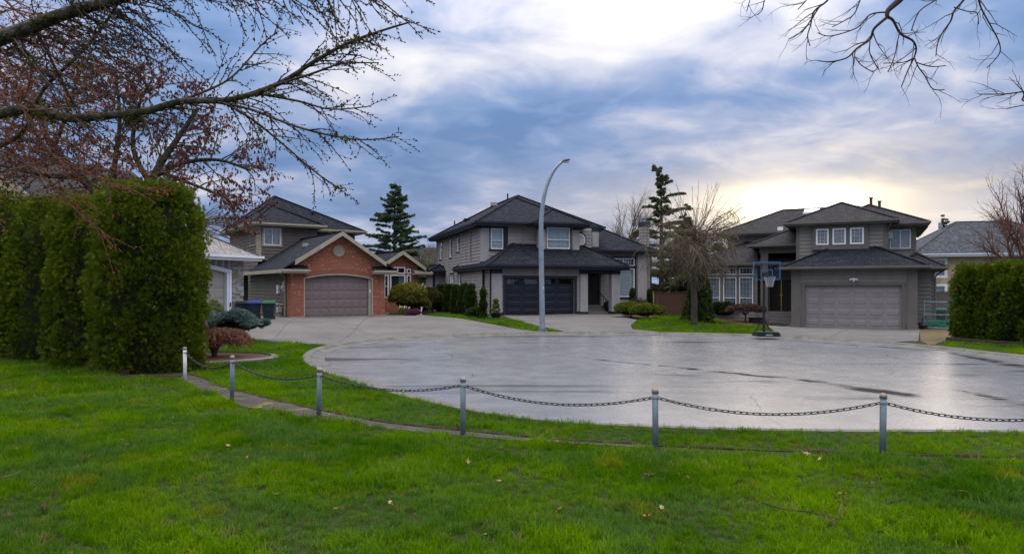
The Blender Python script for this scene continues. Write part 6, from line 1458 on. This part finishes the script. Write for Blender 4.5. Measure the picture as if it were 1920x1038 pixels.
b = at(1345, 560, 46); b.z = .3; conifer('evergreen_shrub', 'dark evergreen against the left end of the olive grey house', b, 5.0, 1.8, 18, 'leaf_spruce', -.02, 32, 2.0, nsize=.38)
# ------------------------------------------------------------------ bare background trees
def bare_tree(name, label, base, h, spread, mat, seed, up=.05, r0=.16, dens=1.):
    rs = random.Random(seed); T = thing(name, label, 'tree', base); A = Acc(); st_ = path(Vector((0, 0, -.2)), (0, 0, 1), h * .62, 8, .05, .02, rs)
    sprout(A, st_, r0, r0 * .35, 0, [dict(n=13 * dens, ang=R(36), L=h * .52, r=.07, w=.09, g=up, seg=7, t0=.25, taper=.35), dict(n=9 * dens, ang=R(34), L=h * .22, r=.030, w=.1, g=up, seg=5, t0=.2), dict(n=6, ang=R(36), L=h * .10, r=.019, w=.1, g=.02, seg=3, t0=.15)], rs)
    bmesh_tubes(A, [0], [8]).build('trunk', mat, T, True, uv=False); tag(bmesh_tubes(A, [1, 2, 3], [8, 5, 3, 3]).build('twigs', mat, T, uv=False), kind='stuff'); return T
b = at(1165, 560, 62); b.z = .4; bare_tree('bare_tree', 'pale leafless tree behind the living-room roof of the taupe house', b, 10.6, 2.5, 'twig_tan', 4, .05, .16, 1.5)
b = at(812, 560, 70); b.z = .4; bare_tree('bare_tree', 'leafless tree in the gap between brick house and taupe house', b, 7.6, 2.5, 'twig_tan', 15, .05)
b = at(785, 560, 62); b.z = .4; bare_tree('bare_tree', 'slim leafless tree beside the spruce behind the brick house', b, 6.0, 2.0, 'twig_olive', 18, .04)
b = at(1905, 600, 34); b.z = 0; bare_tree('bare_tree', 'reddish leafless tree standing behind the right hedge', b, 8.0, 2.5, 'twig_red', 19, .10, .15, 1.3)
b = at(1722, 560, 58); b.z = 0; bare_tree('bare_tree', 'small leafless tree peeping beside the right eave of the olive grey house', b, 5.4, 2., 'twig_red', 23, .06)
# far belt of trees closing the horizon
pos = []
for k in range(5200):
    x_ = rng.uniform(-260, 260); pos.append((x_, 190 + rng.uniform(-8, 8) + 14 * math.sin(x_ * .03), rng.rand() ** .8 * (4.2 + 1.6 * math.sin(x_ * .11) + 1.1 * math.sin(x_ * .37 + 1))))
pos = np.array(pos); tag(scatter('far_trees', LEAF2, pos, rng.normal(size=pos.shape) + np.array([0, 0, .6]), 1.9, 'leaf_cedar_tree', None), 'far belt of dark trees along the horizon behind the houses', 'trees', kind='stuff')
# ------------------------------------------------------------------ grass
m, g = newmat('grass_blade')
co = g.n('ShaderNodeNewGeometry').outputs['Position']; oi = g.n('ShaderNodeObjectInfo').outputs['Random']
c1 = g.mix(g.mr(g.noise(co, .55, 5, .62), .36, .62), (.032, .108, .002), (.160, .285, .004))
c1 = g.mix(g.mr(g.noise(g.vm('ADD', co, (31, 7, 0)), .9, 3), .48, .62, 0, .75), c1, (.074, .150, .036))
c1 = g.mix(g.mr(g.noise(g.vm('ADD', co, (11, 47, 0)), 1.7, 4), .60, .70, 0, .85), c1, (.190, .215, .010))
c1 = g.mix(g.m('MULTIPLY', oi, .45), c1, (.080, .165, .005)); c1 = g.mix(g.m('GREATER_THAN', oi, .985), c1, (.20, .18, .06))
p = g.n('ShaderNodeBsdfPrincipled', {'Base Color': c1, 'Roughness': .6, 'Specular IOR Level': .0}); t = g.n('ShaderNodeBsdfTranslucent', {'Color': c1})
g.t.links.new(g.n('ShaderNodeMixShader', {0: .36, 1: p.outputs[0], 2: t.outputs[0]}).outputs[0], g.n('ShaderNodeOutputMaterial').inputs[0])
tuftc = bpy.data.collections.new('grass_tufts')
for q in range(6):
    V, F = [], []
    rs = random.Random(100 + q)
    for k in range(26):
        a = rs.uniform(0, 6.28); r_ = .055 * math.sqrt(rs.random()); p0 = Vector((r_ * math.cos(a), r_ * math.sin(a), -.01)); L = rs.uniform(.030, .095) * (1.25 if rs.random() < .1 else 1); le = rs.uniform(.1, .9); b_ = rs.uniform(0, 6.28)
        dv = Vector((math.cos(b_), math.sin(b_), 0)); sv = Vector((-dv.y, dv.x, 0)); wd = rs.uniform(.0017, .0032); k0 = len(V)
        for t_, w_ in ((0, 1.), (.4, .95), (.75, .65)):
            c = p0 + dv * (le * L * t_ ** 1.8) + Vector((0, 0, L * t_ * (1 - .25 * le * t_))); V += [tuple(c - sv * wd * w_), tuple(c + sv * wd * w_)]
        c = p0 + dv * (le * L) + Vector((0, 0, L * (1 - .3 * le))); V.append(tuple(c)); F += [(k0, k0 + 1, k0 + 3, k0 + 2), (k0 + 2, k0 + 3, k0 + 5, k0 + 4), (k0 + 4, k0 + 5, k0 + 6)]
    me = bpy.data.meshes.new('tuft'); me.from_pydata(V, [], F); me.materials.append(MATS['grass_blade']); tuftc.objects.link(bpy.data.objects.new('tuft', me))
def grass(name, label, poly, dens, size, avoid=(), seed=0, zoff=0.):
    """dens and size are functions of the distance from the eye"""
    r_ = np.random.RandomState(seed); P = np.array(poly); lo, hi = P.min(0), P.max(0); dm = dens(0) if dens(0) > dens(99) else dens(99)
    n = int((hi - lo).prod() * dm); xy = lo + r_.rand(n, 2) * (hi - lo); dist = np.hypot(xy[:, 0], xy[:, 1])
    keep = (r_.rand(n) < np.array([dens(q) for q in dist]) / dm) & inpoly(xy[:, 0], xy[:, 1], poly) & (np.abs(xy[:, 0]) < 1.0 * xy[:, 1] + 3.0)
    xy = xy[keep]; keep = np.ones(len(xy), bool)
    for a, mgn in avoid: keep &= sdist(xy[:, 0], xy[:, 1], a) > mgn + .03 * r_.normal(size=len(xy))
    xy = xy[keep]; dist = np.hypot(xy[:, 0], xy[:, 1]); z_ = terr(xy[:, 0], xy[:, 1]) + zoff
    me = bpy.data.meshes.new(name); me.from_pydata(np.c_[xy, z_].tolist(), [], [])
    pn = .5 + .5 * np.sin(xy[:, 0] * 2.1 + 1.7 * np.sin(xy[:, 1] * 1.3)) * np.sin(xy[:, 1] * 2.6 + 1.3 * np.sin(xy[:, 0] * 1.9))
    sz = np.array([size(q) for q in dist]) * r_.uniform(.6, 1.25, len(xy)) * (.60 + .75 * pn)
    a = me.attributes.new('sz', 'FLOAT', 'POINT'); a.data.foreach_set('value', sz.astype(np.float32))
    o = link(bpy.data.objects.new(name, me)); tag(o, label, 'grass', kind='stuff'); me.materials.append(MATS['grass_blade'])
    ng = bpy.data.node_groups.new(name, 'GeometryNodeTree'); ng.interface.new_socket('Geometry', in_out='INPUT', socket_type='NodeSocketGeometry'); ng.interface.new_socket('Geometry', in_out='OUTPUT', socket_type='NodeSocketGeometry')
    N = ng.nodes; gi, go = N.new('NodeGroupInput'), N.new('NodeGroupOutput'); ip = N.new('GeometryNodeInstanceOnPoints'); ci = N.new('GeometryNodeCollectionInfo'); ci.inputs[0].default_value = tuftc
    ci.inputs['Separate Children'].default_value = True; ci.inputs['Reset Children'].default_value = True; ip.inputs['Pick Instance'].default_value = True
    rv = N.new('FunctionNodeRandomValue'); rv.data_type = 'FLOAT_VECTOR'; rv.inputs[0].default_value = (-.22, -.22, 0); rv.inputs[1].default_value = (.22, .22, 6.28)
    at_ = N.new('GeometryNodeInputNamedAttribute'); at_.data_type = 'FLOAT'; at_.inputs[0].default_value = 'sz'
    Lk = ng.links.new; Lk(gi.outputs[0], ip.inputs['Points']); Lk(ci.outputs[0], ip.inputs['Instance']); Lk(rv.outputs[0], ip.inputs['Rotation']); Lk(at_.outputs[0], ip.inputs['Scale']); Lk(ip.outputs[0], go.inputs[0])
    md = o.modifiers.new('tufts', 'NODES'); md.node_group = ng; print(name, len(xy)); return o
drv = [D1, D2, D3]
fg = [(-16, 2.6), (16, 2.6), (16, 8.2)] + [tuple(gp(*p)[:2]) for p in ((1920, 865), (1655, 858), (1229, 843), (868, 819), (598, 786), (435, 756), (350, 720))] + [tuple(gp(*p)[:2]) for p in ((330, 712), (240, 706), (120, 684), (-60, 668))] + [(-17, 14)]
grass('grass', 'short green lawn grass filling the foreground', fg, lambda q: 300 if q < 7 else (300 - 22 * (q - 7) if q < 14 else 140), lambda q: .95 if q < 7 else .95 + .05 * (q - 7), [(PATH, -.15)], 1)
kv = [tuple(p + n_ * NS * .33) for p, n_ in (road_pt(s) for s in np.linspace(16.2, 62, 80))]
vg = [tuple(gp(*p)[:2]) for p in far] + g2((384, 660), (476, 640), (560, 645), (626, 652)) + [p for p in kv[::-1] if p[1] < gp(626, 652).y + .1 and p[1] < 24]
grass('grass', 'green verge grass between the chain posts and the kerb', vg, lambda q: 210 if q < 12 else max(90, 210 - 14 * (q - 12)), lambda q: .9 + .035 * max(0, q - 9), [(ROAD, .29), (bed, .12), (D1, .04), (PATH, -.06)], 2)
fl_ = lambda lb, poly, sd, av=(): grass('grass', lb, poly, lambda q: 60, lambda q: 1.25, [(ROAD, .30)] + [(d_, .05) for d_ in drv] + list(av), sd)
fl_('wedge of green lawn left of the street lamp', g2((798, 591), (870, 598), (930, 609), (980, 618)) + kerb_run((1000, 626), (1058, 626)) + g2((1042, 618), (965, 600), (935, 597), (900, 596), (850, 589), (800, 588)), 3)
fl_('bright lawn under the bare weeping tree', g2((1196, 600), (1184, 610), (1188, 618)) + kerb_run((1228, 626), (1455, 634)) + g2((1440, 613), (1400, 610), (1355, 603), (1335, 590), (1245, 585), (1243, 591)), 4)
fl_('yellowish lawn strip in front of the right hedge', g2((1770, 640), (1850, 645), (1990, 655), (1990, 690)) + kerb_run((1940, 680), (1752, 654)), 5)

# ------------------------------------------------------------------ fallen leaves and twigs on the lawn
def leaf_mesh(seed):
    rs = random.Random(seed); n = 14; V = [(0, 0, .012)]; F = []
    for k in range(n):
        a = 6.28 * k / n; r_ = (.045 if k % 2 == 0 else .022) * rs.uniform(.8, 1.15) * (1.25 if k == 0 else 1); V.append((r_ * math.cos(a), r_ * .8 * math.sin(a), rs.uniform(-.004, .022)))
    F = [(0, 1 + k, 1 + (k + 1) % n) for k in range(n)]; k0 = len(V); V += [(-.03, -.002, .008), (-.08, -.002, .014), (-.08, .002, .014), (-.03, .002, .008)]; F.append((k0, k0 + 1, k0 + 2, k0 + 3)); return V, F
LVS = [(487, 769, 'leaf_pale', 'large pale tan leaf on the old path'), (1512, 858, 'leaf_pale', 'pale curled leaf below the chain near the right post'), (1555, 857, 'leaf_dark', 'dark brown leaf just left of the right post'), (1537, 868, 'leaf_pale', None), (1579, 935, 'leaf_dry', 'upright orange-brown leaf on the right lawn'), (1633, 914, 'leaf_pale', None), (1826, 999, 'leaf_dark', 'dark red leaf near the lower right corner'), (1130, 795, 'leaf_pale', 'pale leaf on the verge by the road'), (1216, 899, 'leaf_dry', 'rust brown leaf in the middle of the lawn'), (1272, 896, 'leaf_pale', None), (1288, 903, 'leaf_dry', None), (1050, 963, 'leaf_dry', None), (1213, 978, 'leaf_dry', 'orange leaf at the lower centre of the lawn'), (1240, 961, 'leaf_pale', None), (935, 910, 'leaf_pale', None), (877, 873, 'leaf_pale', None), (732, 951, 'leaf_pale', None), (84, 961, 'leaf_dark', 'dark leaf at the lower left of the lawn'), (228, 832, 'leaf_dry', None), (520, 935, 'leaf_dry', None), (428, 842, 'leaf_pale', None), (360, 871, 'leaf_dry', None), (630, 963, 'leaf_dry', None), (1807, 930, 'leaf_dry', None), (1900, 870, 'leaf_dry', None), (103, 939, 'leaf_dark', None), (1648, 905, 'leaf_dark', None), (30, 848, 'leaf_dry', None), (54, 762, 'leaf_dark', None), (463, 864, 'leaf_dry', None), (1045, 960, 'leaf_dark', None), (1310, 970, 'leaf_dark', None)]
TONE = {'leaf_dry': 'rusty', 'leaf_pale': 'pale tan', 'leaf_dark': 'dark brown'}
def leaf_label(px, py, mt):
    i = int(np.argmin([abs(px - q[0]) for q in PX[:6]])); sd = '' if abs(px - PX[i][0]) < 45 else ('and left of ' if px < PX[i][0] else 'and right of ')
    return 'small %s leaf %s below %sthe %s chain post from the left' % (TONE[mt], 'just' if py < 845 else ('well' if py < 925 else 'far'), sd, ['first', 'second', 'third', 'fourth', 'fifth', 'sixth'][i])
for k, (px, py, mt, lb) in enumerate(LVS):
    V, F = leaf_mesh(k); p_ = gp(px, py); o = mesh_obj('fallen_leaf', V, F, mt); o.location = p_ + Vector((0, 0, .045)); o.rotation_euler = (random.uniform(-.5, .5), random.uniform(-.5, .5), random.uniform(0, 6.28))
    s_ = 1.2 if lb else .75; o.scale = (s_,) * 3; tag(o, lb or leaf_label(px, py, mt), 'leaf', 'fallen leaves on the lawn')
def twig(pp, label, r_=.006, mat='twig_dark'):
    pts = [gp(*p) + Vector((0, 0, .05 + random.uniform(-.01, .02))) for p in pp]; mb = MB(); mb.tube(pts, list(np.linspace(r_, r_ * .5, len(pts))), 5)
    for k in range(3): p, d_ = ptan(pts, .25 + .25 * k); q = p + (d_ * .5 + Vector((.1, .5 * (-1) ** k, .2))).normalized() * .10; mb.tube([p, q], [r_ * .5, r_ * .3], 4)
    o = mb.build('fallen_twig', mat, None, uv=False); tag(o, label, 'twig', 'fallen twigs on the lawn')
twig([(1430, 955), (1470, 968), (1520, 974), (1578, 984)], 'long dark twig lying in the right foreground grass', .008); twig([(80, 816), (110, 811), (153, 815)], 'pale budded twig on the left lawn', .005, 'twig_tan')
twig([(1655, 956), (1672, 950), (1688, 946)], 'short dark twig right of the long one', .005); twig([(2, 907), (22, 902), (40, 893)], 'twig at the left edge of the lawn', .006, 'twig_tan')

# leaf litter: countless crumbs of dead leaf by the hedge foot, along the path and thinly over the lawn
def litter(n, poly, seed):
    r_ = np.random.RandomState(seed); P = np.array(poly); lo, hi = P.min(0), P.max(0); q = lo + r_.rand(n * 4, 2) * (hi - lo); q = q[inpoly(q[:, 0], q[:, 1], poly)][:n]; return q
zone = [tuple(gp(*p)[:2]) for p in ((-40, 690), (100, 690), (250, 708), (345, 716), (380, 735), (300, 745), (150, 752), (-40, 745))]
q = np.concatenate([litter(900, zone, 4), litter(260, fg, 5), np.array(PATH)[rng.randint(0, len(PATH), 120)] + rng.normal(size=(120, 2)) * .12])
pz = np.c_[q, terr(q[:, 0], q[:, 1]) + rng.uniform(.03, .065, len(q))]; dq = rng.normal(size=pz.shape) * np.array([1, 1, .25])
tag(scatter('leaf_litter', LEAF, pz, dq, .045 * rng.uniform(.5, 1.4, len(pz)), 'leaf_litter', None, up=np.tile(np.array([0, 0, 1.]), (len(pz), 1)) + rng.normal(size=pz.shape) * .4), 'thin brown leaf litter strewn by the hedge foot and over the lawn', 'leaf litter', kind='stuff')
